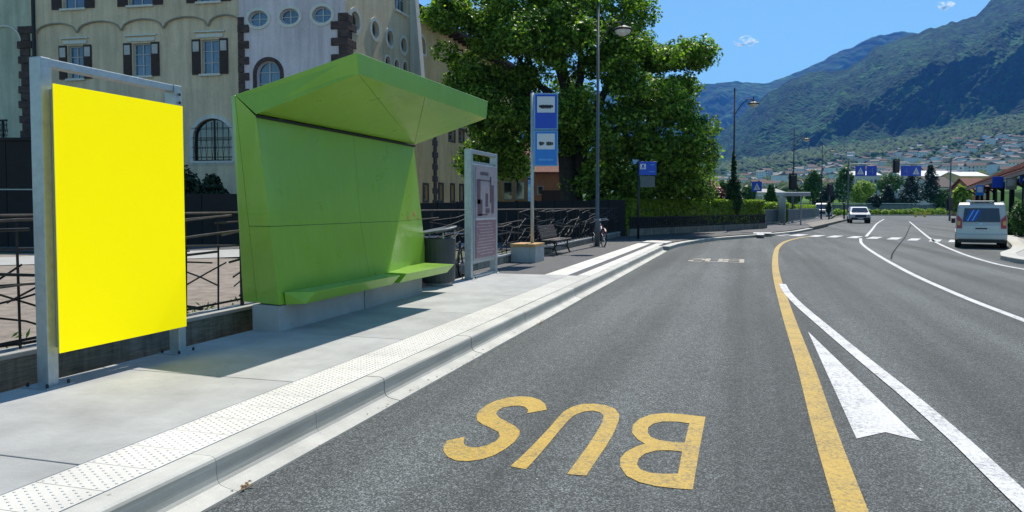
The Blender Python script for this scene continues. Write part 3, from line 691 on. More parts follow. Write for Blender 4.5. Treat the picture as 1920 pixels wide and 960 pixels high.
# ---------------------------------------------------------------- bicycles
def bicycle(loc, rz, label, frame_m, group='bicycles leaning on the railing'):
    o = empty('bicycle', loc, rz, label, 'bicycle', group); r = .33
    for x in (-.52, .52):
        mb = MB(); n = 20
        for j in range(n):
            a, b = 2 * math.pi * j / n, 2 * math.pi * (j + 1) / n
            mb.bar((x + r * math.cos(a), 0, r + r * math.sin(a)), (x + r * math.cos(b), 0, r + r * math.sin(b)), .035, .03)
        w = mb.build('wheel', M['rubber'], o)
        mb = MB()
        for j in range(10):
            a = 2 * math.pi * j / 10; mb.bar((x, 0, r), (x + r * .93 * math.cos(a), 0, r + r * .93 * math.sin(a)), .006)
        mb.tube([(x, -.04, r), (x, .04, r)], .025, 6); mb.build('spokes', M['chrome'], w)
    mb = MB(); bb = (-.08, 0, .28); st = (-.22, 0, .78); hd = (.34, 0, .80); hb = (.38, 0, .66)
    for p, q in ((bb, st), (bb, hb), ((-.2, 0, .70), hd), ((-.52, 0, r), bb), ((-.52, 0, r), (-.2, 0, .72)), (hb, (.52, 0, r)), (hd, hb)): mb.tube([p, q], .018, 6)
    mb.build('frame', frame_m, o)
    MB().tube([(-.36, 0, .88), (-.24, 0, .90), (-.08, 0, .87)], [.07, .06, .02], 6).build('saddle', M['plastic'], o)
    MB().tube([(-.22, 0, .78), (-.24, 0, .9)], .014, 6).build('seat_post', M['chrome'], o)
    MB().tube([(.22, .28, .98), (.34, .22, .99), (.35, 0, .97), (.34, -.22, .99), (.22, -.28, .98)], .014, 6).build('handlebar', M['chrome'], o)
    mb = MB(); mb.tube([(-.08, -.03, .28), (-.08, .03, .28)], .09, 10); mb.bar((-.08, .06, .28), (.05, .08, .16), .02); mb.bar((-.08, -.06, .28), (-.21, -.08, .4), .02)
    mb.build('crank', M['darkmetal'], o)
    for s in (-1, 1):
        n = 6; q = MB(); x = .52 * s
        for j in range(n):
            a, b = math.pi * (.1 + .8 * j / n), math.pi * (.1 + .8 * (j + 1) / n)
            q.bar((x + .365 * math.cos(a), 0, r + .365 * math.sin(a)), (x + .365 * math.cos(b), 0, r + .365 * math.sin(b)), .045, .008)
        q.build('mudguard', frame_m, o)
    return o
bicycle((-5.25, 28.35, .17), R(-62), 'red bicycle seen from behind at the foot of the nearest lamp post', M['redpaint'])
bicycle((-5.75, 31.2, .17), R(-75), 'white bicycle parked between the lamp post and the hedge', M['windowframe'])
bicycle((-5.78, 13.1, .1), R(88), 'red bicycle leaning on the railing just behind the litter bin', M['redpaint'])
bicycle((-5.80, 14.95, .1), R(94), 'dark bicycle leaning on the railing behind the plum poster stand', M['darkmetal'])

# ---------------------------------------------------------------- low wall and its wild iron railing
for y0, y1 in [(-8 + i * 3.0, -8 + (i + 1) * 3.0) for i in range(16)]:
    pass
lw = MB(); lw.box((-6.10, 15.2, .10), (.22, 46.4, .50)); low = lw.build('low_wall', M['board'], bevel=.01)
tag(low, 'long low board-marked concrete wall along the back of the pavement', 'wall')
cap = empty('dummy') ; bpy.data.objects.remove(cap)
for i in range(31):
    MB().box((-6.10, -7.2 + i * 1.5, .375), (.26, 1.488, .05)).build('coping_stone', M['base'], low, bevel=.008)
fn = empty('iron_railing', (-6.10, 0, .40), 0, 'wild iron railing of crossing bars standing on the low wall', 'railing')
fr = random.Random(3)
y = -2.0; k = 0
while y < 38:
    wd = 2.05; y1 = min(y + wd, 38.3)
    mb = MB(); mb.box((0, y + .02, .59), (.035, .035, 1.18)); mb.build('post', M['iron'], fn)
    MB().tube([(0, y, 1.17), (0, y1, 1.17)], .015, 6).build('top_rail', M['rust'], fn)
    MB().tube([(0, y, .06), (0, y1, .08)], .014, 5).build('bottom_rail', M['iron'], fn)
    for j in range(3):
        yy = y + (j + .8 + fr.uniform(-.2, .2)) * wd / 3.6
        MB().tube([(.01, yy, 0.0), (.01, yy + fr.uniform(-.03, .03), fr.choice((.62, 1.1, 1.15)))], .012, 5).build('upright_bar', M['iron'], fn)
    for j in range(6):
        za = fr.uniform(.5, 1.12); zb = min(1.14, max(.5, za + fr.uniform(-.25, .25)))
        ya = y + fr.uniform(-.6, .3); yb = ya + fr.uniform(1.4, 2.6)
        MB().tube([(.02 + .012 * j, ya, za), (.03 + .01 * j, (ya + yb) / 2, (za + zb) / 2 + fr.uniform(-.05, .05)), (.02 + .012 * j, yb, zb)], fr.choice((.008, .011, .015)), 5).build('slanting_bar', M['rust'], fn)
    for j in range(7):
        za = fr.uniform(.05, .6); zb = min(.9, max(.03, za + fr.uniform(-.55, .55)))
        ya = y + fr.uniform(-.2, 1.2); yb = ya + fr.uniform(.3, 1.6)
        MB().tube([(-.02 - .01 * j, ya, za), (-.02 - .01 * j, (ya + yb) / 2 + .05, (za + zb) / 2 + fr.uniform(-.04, .04)), (-.02 - .01 * j, yb, zb)], fr.choice((.010, .014)), 5).build('slanting_bar', M['iron'], fn)
    y = y1; k += 1
# weeds along the foot of the railing, yard side
def leaves_mesh(name, C_, N_, size, mat_, elong=1.0, seed=0, down=.3):
    """C_ centres (n,3), N_ preferred normals (n,3): kite shaped leaves"""
    r = np.random.default_rng(seed); n = len(C_)
    nr = N_ + r.normal(0, .55, (n, 3)); nr /= np.linalg.norm(nr, axis=1)[:, None] + 1e-9
    t = r.normal(0, 1, (n, 3)); t[:, 2] -= down; t -= (t * nr).sum(1)[:, None] * nr; t /= np.linalg.norm(t, axis=1)[:, None] + 1e-9
    b = np.cross(nr, t); s = (size * r.uniform(.6, 1.35, n))[:, None]
    V = np.stack([C_ - t * s * .5 * elong, C_ + b * s * .38 + nr * s * .08, C_ + t * s * .62 * elong, C_ - b * s * .38 + nr * s * .08], 1).reshape(-1, 3)
    F = np.arange(n * 4).reshape(n, 4)
    me = np_mesh(name, V, F, mat_)
    return me
def leaf_obj(name, me, parent=None, kind=None):
    o = bpy.data.objects.new(name, me); COL.objects.link(o)
    if parent is not None: o.parent = parent
    if kind: o['kind'] = kind
    return o
n = 2600; pc = np.stack([-6.35 - rng.random(n) ** 2 * 1.2, rng.uniform(3.5, 13, n), rng.random(n) * .28], 1)
leaf_obj('weeds', leaves_mesh('weeds', pc, np.tile([0, -.3, .3], (n, 1)), .035, M['greenleaf'], 2.6, 5), kind='stuff')

# ---------------------------------------------------------------- trees, hedges, shrubs
def limb(mb, p, d, r, L, depth, rr):
    pts = [p.copy()]; rs = [r]; q = p.copy(); n = 5
    for i in range(n):
        d = (d + Vector((rr.uniform(-.16, .16), rr.uniform(-.16, .16), rr.uniform(-.03, .12)))).normalized(); q = q + d * (L / n); pts.append(q.copy()); rs.append(r * (1 - .12 * (i + 1)))
    mb.tube(pts, rs, 8 if r > .1 else 5)
    if depth:
        for j in range(3 if depth > 1 else 2):
            a = rr.uniform(0, 6.28); k = rr.uniform(.5, 1.0); dd = (d + Vector((math.cos(a), math.sin(a), rr.uniform(-.1, .3))) * k).normalized()
            limb(mb, pts[rr.choice((3, 4, 5))], dd, rs[-1] * .72, L * .72, depth - 1, rr)
def crown_points(blobs, n, seed, shell=.55):
    r = np.random.default_rng(seed); vol = np.array([b[3] * b[4] * b[5] for b in blobs]) ** .72; pr = vol / vol.sum()
    idx = r.choice(len(blobs), n, p=pr); B = np.array(blobs)[idx]
    d = r.normal(0, 1, (n, 3)); d /= np.linalg.norm(d, axis=1)[:, None]
    rad = shell + (1.04 - shell) * r.random(n) ** .7
    f = 1 + .22 * (vnoise(d[:, 0] * 3 + idx * 7.1, d[:, 2] * 3 + d[:, 1] * 2.1, seed) - .5) * 2
    P = B[:, :3] + d * B[:, 3:6] * (rad * f)[:, None]
    return P, d
def tree(name, base, label, cat, blobs, nleaf, size, m, trunk_r, trunk_h, seed=1, group=None, limbs=5, trunks=1, gaps=0.0):
    o = empty(name, base, 0, label, cat, group); rr = random.Random(seed); mb = MB()
    for t in range(trunks):
        off = Vector((rr.uniform(-.5, .5), rr.uniform(-.3, .3), 0)) * (trunks > 1)
        top = Vector((off.x * 2.2, off.y * 1.5, trunk_h))
        mb.tube([off, off * 1.1 + Vector((0, 0, trunk_h * .15)), off * 1.5 + Vector((0, 0, trunk_h * .55)), top], [trunk_r * 1.35, trunk_r, trunk_r * .85, trunk_r * .75], 12)
        for k in range(limbs):
            a = 6.28 * k / limbs + rr.uniform(-.4, .4); H = blobs[0][5] * 1.0
            limb(mb, top - Vector((0, 0, rr.uniform(0, trunk_h * .25))), Vector((math.cos(a) * .55, math.sin(a) * .55, rr.uniform(.7, 1.3))).normalized(), trunk_r * .42, H * .75, 2, rr)
    mb.build('trunk', M['bark'], o, smooth=True)
    P, d = crown_points(blobs, nleaf, seed)
    if gaps:
        g = (vnoise(P[:, 0] / 1.1 + 50, P[:, 2] / 1.0 + P[:, 1] / 1.6 + 50, seed + 9) + .6 * vnoise(P[:, 0] / .45, P[:, 2] / .45 + P[:, 1], seed + 4)) / 1.6
        keep = g > np.quantile(g, gaps); P, d = P[keep], d[keep]
    N_ = d * .6 + np.array([0, 0, .55])
    leaf_obj('crown', leaves_mesh('crown', P, N_, size, m, 1.1, seed), o)
    return o
tb = GD(1082, 387, 42.0)
blobs = []
r2 = random.Random(21)
cxs = [(1040, 130, 170, 150), (930, 110, 85, 95), (868, 62, 58, 58), (925, 230, 52, 95), (948, 285, 40, 42), (1110, 50, 120, 100), (1180, 190, 115, 135), (1235, 250, 80, 100), (1235, 150, 62, 62), (1288, 98, 28, 26), (1180, 310, 110, 50), (1050, -60, 150, 100), (1262, 325, 62, 42), (1060, 240, 90, 55), (1172, 15, 48, 70), (895, 168, 42, 36), (1000, 20, 100, 80), (1298, 270, 34, 48), (1230, 345, 58, 22), (945, 5, 58, 60), (1305, 345, 26, 22), (1262, 185, 38, 40), (850, 25, 26, 30), (915, 285, 48, 45), (965, 250, 50, 45), (940, 200, 60, 55), (890, 215, 36, 40), (1130, 335, 60, 24)]
clumps = []
for u, v, ru, rv in cxs:
    D = 42.0 + r2.uniform(-2.2, 2.5); nc = int(max(10, ru * rv / 330)); k = D / 1440
    for q in range(nc):
        a, b_, c_ = r2.gauss(0, 1), r2.gauss(0, 1), r2.gauss(0, 1); l = (a * a + b_ * b_ + c_ * c_) ** .5; rad = r2.uniform(.62, 1.0)
        p = GD(u + ru * rad * a / l, v + rv * rad * c_ / l, D + min(ru * k, 4.2) * rad * b_ / l) - Vector((tb.x, tb.y, 0)); cr_ = r2.uniform(.45, 1.05)
        clumps.append((p.x, p.y, p.z, cr_ * 1.15, cr_ * 1.15, cr_ * .75))
big = tree('broadleaf_tree', (tb.x, tb.y, 0), 'huge green broadleaf tree with a thick trunk behind the railing', 'tree', clumps, 205000, .165, M['leaf'], .55, 4.6, 4, limbs=1, trunks=2, gaps=.12)
# heavy limbs reaching into the crown
tk = MB(); rr_ = random.Random(12)
for u, v in ((960, 90), (900, 120), (1000, -40), (1060, 20), (1110, -60), (1150, 100), (1200, 60), (1240, 200), (930, 240), (1180, 260), (1020, 160)):
    e = GD(u, v, 42 + rr_.uniform(-2, 2)) - Vector((tb.x, tb.y, 0)); p0 = Vector((rr_.uniform(-.5, .5), 0, rr_.uniform(3.2, 4.8))); m1 = p0.lerp(e, .35) + Vector((0, 0, .9)); m2 = p0.lerp(e, .7) + Vector((rr_.uniform(-.5, .5), 0, .6))
    tk.tube([p0, p0.lerp(m1, .5) + Vector((rr_.uniform(-.2, .2), 0, .2)), m1, m2, e], [.30, .24, .19, .12, .05], 8)
tk.build('limb', M['bark'], big, smooth=True)
def box_leaves(x0, x1, y0, y1, z0, z1, n, seed):
    r = np.random.default_rng(seed); P = np.stack([r.uniform(x0, x1, n), r.uniform(y0, y1, n), r.uniform(z0, z1, n)], 1)
    f = r.integers(0, 4, n); eps = r.random(n) ** 2 * .25
    N_ = np.zeros((n, 3))
    P[f == 0, 1] = (y0 + eps)[f == 0]; N_[f == 0] = (0, -1, .3)
    P[f == 1, 2] = (z1 - eps)[f == 1]; N_[f == 1] = (0, 0, 1)
    P[f == 2, 2] = (z1 - eps)[f == 2]; N_[f == 2] = (0, -.3, 1)
    P[f == 3, 1] = (y1 - eps)[f == 3]; N_[f == 3] = (0, 1, .3)
    P[:, 2] += .12 * (vnoise(P[:, 0] * 1.6, P[:, 1] * 2, seed) - .4) * (P[:, 2] > z1 - .4)
    return P, N_
def hedge(name, a, b, w, z0, z1, label, m, n, size, seed, core=M['darkleaf']):
    a, b = Vector(a), Vector(b); L = (b - a).length; ang = math.atan2(b.y - a.y, b.x - a.x)
    o = empty(name, (a.x, a.y, z0), ang, label, 'hedge')
    c = MB(); c.box((L / 2, 0, (z1 - z0) * .45), (L - .4, w - .35, (z1 - z0) * .84)); c.build('branches', M['darkleaf'], o)
    P, N_ = box_leaves(0, L, -w / 2, w / 2, 0, z1 - z0, n, seed)
    leaf_obj('foliage', leaves_mesh('foliage', P, N_, size, m, 1.3, seed), o)
    return o
hedge('hedge', (-6.35, 38.9), (-5.1, 41.7), 1.3, .15, 1.95, 'left end of the long hedge beside the end of the iron railing', M['hedgeleaf'], 9000, .15, 31)
hedge('hedge', (-5.1, 41.7), (-.7, 52.0), 1.3, .15, 2.0, 'bright yellow-green stretch of hedge left of the cypress', M['hedgeleaf'], 21000, .15, 32)
hedge('hedge', (-.7, 52.0), (.6, 55.2), 1.3, .15, 2.0, 'short yellow-green end of the hedge right of the cypress', M['hedgeleaf'], 7000, .15, 33)
# shaded low wall and dark fence below the hedge
hw = MB().prism([(-5.75, 38.6, 0), (-5.55, 38.5, 0), (1.35, 54.9, 0), (1.15, 55.0, 0)], (0, 0, .1), (0, 0, .52)).build('stone_kerb_wall', M['board']); tag(hw, 'low dark stone wall at the foot of the long hedge', 'wall')
dfence = empty('dark_slat_fence', (0, 0, 0), 0, 'dark slatted fence in front of the lower half of the hedge', 'fence')
pa, pb = Vector((-5.62, 38.7, .5)), Vector((1.22, 54.9, .5)); nsl = 84
for i in range(nsl):
    t = (i + .5) / nsl; p = pa.lerp(pb, t)
    MB().box((p.x, p.y, .5 + .32), (.02, .15, .60), rz=math.atan2(pb.y - pa.y, pb.x - pa.x) - math.pi / 2).build('slat', M['darkboard'], dfence)
for z in (.6, 1.08): MB().bar(pa + Vector((.02, -.02, z - .5)), pb + Vector((.02, -.02, z - .5)), .04, .05).build('rail', M['darkmetal'], dfence)
# cypress at the second lamp post
def shrub(name, base, label, cat, blobs, n, size, m, seed, group=None, trunk=.06, h=1.0):
    o = empty(name, base, 0, label, cat, group)
    MB().tube([(0, 0, 0), (0, 0, h)], [trunk, trunk * .6], 7).build('trunk', M['bark'], o)
    P, d = crown_points(blobs, n, seed, .5)
    leaf_obj('crown', leaves_mesh('crown', P, d * .7 + np.array([0, 0, .4]), size, m, 1.2, seed), o); return o
cy = GD(1375, 387, 48.6)
shrub('cypress', (cy.x, cy.y, .1), 'narrow dark cypress wrapped round the tall lamp post above the hedge', 'cypress', [(0, 0, 1.9, .52, .52, 1.0), (0, 0, 2.5, .42, .42, .9), (0, 0, 3.6, .15, .15, 1.5)], 5200, .13, M['darkgreen'], 41)
c2 = GD(1445, 387, 78)
shrub('cypress', (c2.x, c2.y, 0), 'small pointed cypress left of the far bus shelter', 'cypress', [(0, 0, 1.6, .75, .75, 1.6), (0, 0, 2.9, .4, .4, 1.0)], 3000, .22, M['greenleaf'], 42)
c3 = GD(1330, 387, 62)
shrub('red_shrub', (c3.x, c3.y, 0), 'dark red leaved shrub showing above the hedge', 'shrub', [(0, 0, 2.1, 1.3, 1.0, 1.3), (.9, 0, 1.8, .8, .8, .8)], 3000, .22, M['redleaf'], 43)

# ---------------------------------------------------------------- lamp posts
def lamp_post(u, D, label, arm=1.15, h=9.0, direct=False):
    p = GD(u, 387, D); o = empty('lamp_post', (p.x, p.y, 0), R(-8) + YAW, label, 'lamp post', 'tall street lamps with curved arms')
    MB().tube([(0, 0, 0), (0, 0, 1.2), (0, 0, 1.25), (0, 0, h)], [.10, .095, .07, .045], 12).build('post', M['darkmetal'] if not direct else M['darkgrey'], o, smooth=True)
    MB().lathe([(.05, 0), (.03, .1), (.0, .2)], (0, 0, h), 8).build('finial', M['darkmetal'], o)
    pts = [(0, 0, h - 1.6)] + [(arm * t, 0, h - 1.6 + 1.0 * math.sin(t * math.pi * .62)) for t in (.15, .3, .5, .7, .85, 1)]
    MB().tube(pts, .028, 7).build('arm', M['darkmetal'], o)
    z = pts[-1][2]
    lp = MB().lathe([(.03, .05), (.05, 0), (.10, -.08), (.34, -.18), (.37, -.22), (.36, -.25)], (arm, 0, z), 16).build('lamp_shade', M['darkmetal'], o)
    MB().lathe([(.30, -.252), (.24, -.36), (.10, -.44), (.02, -.46)], (arm, 0, z), 14).build('lamp_glass', M['lampglass'], lp)
    MB().lathe([(.02, .04), (.035, .2), (.0, .25)], (arm, 0, z), 8).build('lamp_cap', M['darkmetal'], lp)
    return o
lamp_post(1120, 28.5, 'nearest tall grey street lamp in front of the huge tree', arm=.9, direct=True)
lamp_post(1375, 48.8, 'dark street lamp rising from the cypress above the hedge')
lamp_post(1487, 74.6, 'street lamp behind the far bus shelter roof')
lamp_post(1540, 91, 'most distant street lamp, left of the oncoming white car')

# ---------------------------------------------------------------- blue information sign
bp = GD(1197, 387, 34.9)
o = empty('information_sign', (bp.x, bp.y, .17), YAW, 'blue sign with a white square on a black pole before the hedge', 'sign')
MB().tube([(0, 0, 0), (0, 0, 3.55)], .055, 10).build('pole', M['darkmetal'], o, smooth=True)
s_ = MB().box((.40, -.07, 3.2), (.78, .05, .62)).build('sign_panel', M['blue'], o, bevel=.01)
MB().box((.18, -.099, 3.28), (.26, .006, .24)).build('sign_white', M['signwhite'], s_)
mb = MB(); mb.box((.18, -.104, 3.31), (.10, .004, .10)); mb.box((.18, -.104, 3.22), (.16, .004, .04)); mb.build('pictogram', M['blue'], s_)
mb = MB(); mb.box((.60, -.099, 3.36), (.20, .006, .03)); mb.box((.58, -.099, 3.05), (.26, .006, .03)); mb.build('sign_lettering', M['signpale'], s_)
MB().box((.40, -.05, 2.60), (.66, .03, .5)).build('timetable_panel', M['darkgrey'], o)

# ---------------------------------------------------------------- the castle-like building
KP = GD(650, 387, 40.0); KP = Vector((KP.x, KP.y, 0))
dA = Vector((-.9945, -.105, 0)).normalized(); nA = Vector((.105, -.9945, 0)).normalized()
dC = Vector((-.012, 1, 0)).normalized(); nC = Vector((1, .012, 0)).normalized()
class FR:
    def __init__(s, k, d, n, root): s.k, s.d, s.n, s.root = k, d, n, root; s.o = Vector(root.location)
    def P(s, a, z, o=0): return s.k + s.d * a + s.n * o + Vector((0, 0, z)) - s.o
    def at(s, u, v, off=0):
        p = GP(u, v, s.k + s.n * off, s.n); return (p - s.k).dot(s.d), p.z
def outline(h, g=0.0):
    sh_, s, z, w, hh = h; w2 = w / 2 + g
    if sh_ == 'rect': return [(s - w2, z - g), (s + w2, z - g), (s + w2, z + hh + g), (s - w2, z + hh + g)]
    if sh_ == 'round': return [(s + w2 * math.cos(a), z + hh / 2 + (hh / 2 + g) * math.sin(a)) for a in [2 * math.pi * k / 24 for k in range(24)]]
    r = min(w / 2, hh * .45); ry = r
    return [(s - w2, z - g), (s + w2, z - g)] + [(s + w2 * math.cos(a), z + hh - ry + (ry + g) * math.sin(a)) for a in [math.pi * k / 12 for k in range(13)]]
def fwall(fr, name, m, s0, s1, z0, z1, off=0, holes=(), thick=.45, depth=.28):
    mb = MB(); ss = sorted({s0, s1} | {h[1] + k * h[3] / 2 for h in holes for k in (-1, 1)}); zz = sorted({z0, z1} | {h[2] for h in holes} | {h[2] + h[4] for h in holes})
    ss = [a for a in ss if s0 <= a <= s1]; zz = [a for a in zz if z0 <= a <= z1]
    def hid(s, z): return any(abs(s - h[1]) < h[3] / 2 and h[2] < z < h[2] + h[4] for h in holes)
    for a, b in zip(ss[:-1], ss[1:]):
        c0 = None
        for c, d in zip(zz[:-1], zz[1:]):
            if hid((a + b) / 2, (c + d) / 2): continue
            mb.add([fr.P(a, c, off), fr.P(b, c, off), fr.P(b, d, off), fr.P(a, d, off)], [(0, 1, 2, 3)])
    for h in holes:
        ol = outline(h); n = len(ol)
        mb.add([fr.P(a, c, off) for a, c in ol] + [fr.P(a, c, off - depth) for a, c in ol], [(i, (i + 1) % n, n + (i + 1) % n, n + i) for i in range(n)])
        if h[0] != 'rect':
            x0, x1, y0, y1 = h[1] - h[3] / 2, h[1] + h[3] / 2, h[2], h[2] + h[4]
            for i in range(n):
                p, q = ol[i], ol[(i + 1) % n]; mx, my = (p[0] + q[0]) / 2, (p[1] + q[1]) / 2
                c = (x0 if mx < h[1] else x1, y0 if (my < (y0 + y1) / 2) else y1)
                if h[0] == 'arch' and my < y1 - min(h[3] / 2, h[4] * .45): continue
                mb.add([fr.P(*p, off), fr.P(*q, off), fr.P(*c, off)], [(0, 1, 2)])
    b = [fr.P(s0, z0, off), fr.P(s1, z0, off), fr.P(s1, z1, off), fr.P(s0, z1, off)]; c = [p - fr.n * thick for p in b]
    mb.add(b + c, [(4, 5, 6, 7), (0, 4, 7, 3), (1, 5, 6, 2), (2, 3, 7, 6), (0, 1, 5, 4)])
    return mb.build(name, m, fr.root)
def fbox(fr, mb, s0, s1, z0, z1, o0, o1, m=0):
    v = [fr.P(a, c, e) for c in (z0, z1) for a, e in ((s0, o0), (s1, o0), (s1, o1), (s0, o1))]
    mb.add(v, [(3, 2, 1, 0), (4, 5, 6, 7), (0, 1, 5, 4), (1, 2, 6, 5), (2, 3, 7, 6), (3, 0, 4, 7)], m)
def ring(fr, mb, h, g0, g1, o0, o1, closed=True):
    a, b = outline(h, g0), outline(h, g1); n = len(a)
    v = [fr.P(*p, o1) for p in a] + [fr.P(*p, o1) for p in b] + [fr.P(*p, o0) for p in b] + [fr.P(*p, o0) for p in a]
    fs = []
    for i in range(n):
        j = (i + 1) % n
        fs += [(i, j, n + j, n + i), (n + i, n + j, 2 * n + j, 2 * n + i), (3 * n + i, 3 * n + j, j, i)]
    mb.add(v, fs)
def window(fr, h, off=0, bars=(1, 2), surround=None, grille=False, frame_m=None, shutters=0, lintel=False, sill=True, g=None):
    d = off - .20
    mb = MB(); ring(fr, mb, h, -.07, .0, d - .03, d + .05)
    w = mb.build('window', frame_m or M['windowframe'], fr.root)
    mb = MB(); ol = outline(h, -.02); mb.prism([fr.P(*p, 0) for p in ol], fr.n * (d - .03), fr.n * (d - .005)); mb.build('pane', g or M['glass'], w)
    mb = MB(); s, z, ww, hh = h[1:]
    nv, nh = bars
    for k in range(nv): x = s - ww / 2 + ww * (k + 1) / (nv + 1); fbox(fr, mb, x - .035, x + .035, z + .04, z + hh - .03, d, d + .04)
    for k in range(nh): y = z + hh * (k + 1) / (nh + 1); fbox(fr, mb, s - ww / 2 + .03, s + ww / 2 - .03, y - .022, y + .022, d, d + .035)
    if nv or nh: mb.build('glazing_bar', frame_m or M['windowframe'], w)
    if surround:
        mb = MB(); ring(fr, mb, h, .0, surround[0], off - .02, off + .05); mb.build('window_surround', surround[1], fr.root)
    if lintel:
        mb = MB(); fbox(fr, mb, s - ww * .78, s + ww * .78, z + hh + .10, z + hh + .30, off, off + .08); fbox(fr, mb, s - ww * .9, s + ww * .9, z + hh + .38, z + hh + .46, off, off + .14); mb.build('lintel', M['trim'], fr.root)
    if sill:
        mb = MB(); fbox(fr, mb, s - ww / 2 - .12, s + ww / 2 + .12, z - .12, z - .005, off - .05, off + .14); mb.build('sill', M['trim'], w)
    if shutters:
        for sg in (-1, 1):
            c = s + sg * (ww / 2 + .06 + shutters / 2); mb = MB()
            fbox(fr, mb, c - shutters / 2, c + shutters / 2, z - .03, z + hh + .03, off + .02, off + .07)
            so_ = mb.build('shutter', M['shutter'], fr.root)
            mb = MB(); fbox(fr, mb, c - shutters * .36, c + shutters * .36, z + hh * .66, z + hh * .95, off + .071, off + .085); mb.build('shutter_panel', M['paleshutter'], so_)
            mb = MB()
            for k in range(9): fbox(fr, mb, c - shutters * .38, c + shutters * .38, z + .08 + k * hh * .065, z + .08 + k * hh * .065 + hh * .035, off + .071, off + .082)
            mb.build('louvre', M['shutter'], so_)
    if grille:
        mb = MB()
        for k in range(7):
            x = s - ww / 2 + ww * (k + .5) / 7; mb.tube([fr.P(x, z + .02, off + .02), fr.P(x, z + hh * .3, off + .16), fr.P(x, z + hh * .55, off + .06), fr.P(x, z + hh * .93, off + .03)], .014, 5)
        for k in range(4): mb.tube([fr.P(s - ww / 2 - .05, z + hh * (k + .4) / 4.4, off + .10), fr.P(s + ww / 2 + .05, z + hh * (k + .4) / 4.4, off + .10)], .014, 5)
        mb.build('window_grille', M['iron'], w)
    return w
bd = empty('castle_building', tuple(KP), 0, 'large castle-like building with shuttered windows, a lilac round-windowed tower and stone quoins', 'building')
fA = FR(KP, dA, nA, bd); fC = FR(KP, dC, nC, bd)
ROOFZ = 17.0
sB = fA.at(452, 300)[0]; sL = fA.at(66, 300, -.3)[0]; sE = fA.at(-330, 300, -.3)[0]
def hole(fr, shape, u0, u1, v0, v1, off):
    s0, z0 = fr.at(u0, v1, off); s1, z1 = fr.at(u1, v1, off); zt_ = fr.at((u0 + u1) / 2, v0, off)[1]
    return (shape, (s0 + s1) / 2, z0, abs(s1 - s0), zt_ - z0)
# lilac tower front
hp = [hole(fA, 'round', 466, 503, 20, 51, 0), hole(fA, 'round', 525, 561, 16, 47, 0), hole(fA, 'round', 586, 622, 12, 44, 0), hole(fA, 'arch', 482, 526, 114, 178, 0)]
hp.append(('rect', hp[0][1], 2.4, 1.2, 1.7)); hp.append(('rect', hp[2][1], 2.4, 1.2, 1.7))
fwall(fA, 'tower_wall', M['pink'], 0.0, sB, 0, ROOFZ + 3, 0, hp)
for h in hp[:3]: window(fA, h, 0, (1, 1), (.16, M['trim']), sill=False)
window(fA, hp[3], 0, (1, 2), (.2, M['quoin']), sill=True)
for h in hp[4:]: window(fA, h, 0, (1, 1), (.12, M['trim']))
# cream wing
OA = -.3
zsc = fA.at(265, 30, OA)[1]
hl = [hole(fA, 'rect', 129, 157, 86, 148, OA), hole(fA, 'rect', 250, 283, 81, 143, OA), hole(fA, 'rect', 379, 411, 74, 139, OA), hole(fA, 'arch', 363, 436, 222, 302, OA), hole(fA, 'arch', 236, 306, 226, 306, OA), hole(fA, 'arch', 108, 176, 230, 310, OA)]
fwall(fA, 'wing_wall', M['cream'], sB, sL, 0, zsc, OA, hl)
hu = [hole(fA, 'rect', 118, 158, -60, 17, OA + .1), hole(fA, 'rect', 242, 285, -66, 11, OA + .1), hole(fA, 'rect', 372, 412, -72, 4, OA + .1)]
zup = min(h[2] for h in hu) - .25
fwall(fA, 'upper_wall', M['cream'], sB, sL, zsc, ROOFZ, OA + .1, hu, thick=.55)
for h in hl[:3]: window(fA, h, OA, (1, 2), None, shutters=.50, lintel=True)
for h in hl[3:]: window(fA, h, OA, (1, 1), (.22, M['whitewall']), grille=True, g=M['darkglass'], frame_m=M['darkmetal'])
for h in hu: window(fA, h, OA + .1, (1, 2), None, shutters=.62)
# pale arched apron below each ground floor window and scalloped frieze
cus = [(66, 66), (144, 62), (227, 60), (306, 56), (390, 50), (470, 44)]
for (u0, v0), (u1, v1) in zip(cus[:-1], cus[1:]):
    sa, za = fA.at(u0, v0, OA + .1); sb, zb_ = fA.at(u1, v1, OA + .1); sa = min(sa, sL); sb = max(sb, sB + .01)
    zc_ = fA.at(265, 57, OA + .1)[1]
    mb = MB(); n = 14; pts = []
    for k in range(n + 1):
        t = k / n; x = sa + (sb - sa) * t; arc = math.sqrt(max(0, 1 - (2 * t - 1) ** 2)); pts.append((x, zc_ + .06 + arc * .56))
    for p, q in zip(pts[:-1], pts[1:]):
        v = [fA.P(p[0], p[1], OA + .1), fA.P(q[0], q[1], OA + .1), fA.P(q[0], zsc, OA + .1), fA.P(p[0], zsc, OA + .1)]; w_ = [x - nA * .098 for x in v]
        mb.add(v + w_, [(0, 1, 2, 3), (0, 1, 5, 4)])
    mb.add([fA.P(sa + .0, zc_ + .12, OA + .1), fA.P(sa, zsc, OA + .1), fA.P(sa, zsc, OA + .002), fA.P(sa, zc_ + .12, OA + .002)], [(0, 1, 2, 3)])
    mb.build('arched_frieze', M['cream'], bd)
    mb = MB()
    for p, q in zip(pts[:-1], pts[1:]): mb.bar(fA.P(p[0], p[1], OA + .10), fA.P(q[0], q[1], OA + .10), .07, .07)
    mb.build('frieze_moulding', M['shadowmould'], bd)  # dark tone paints in the thin shadow line along the arches
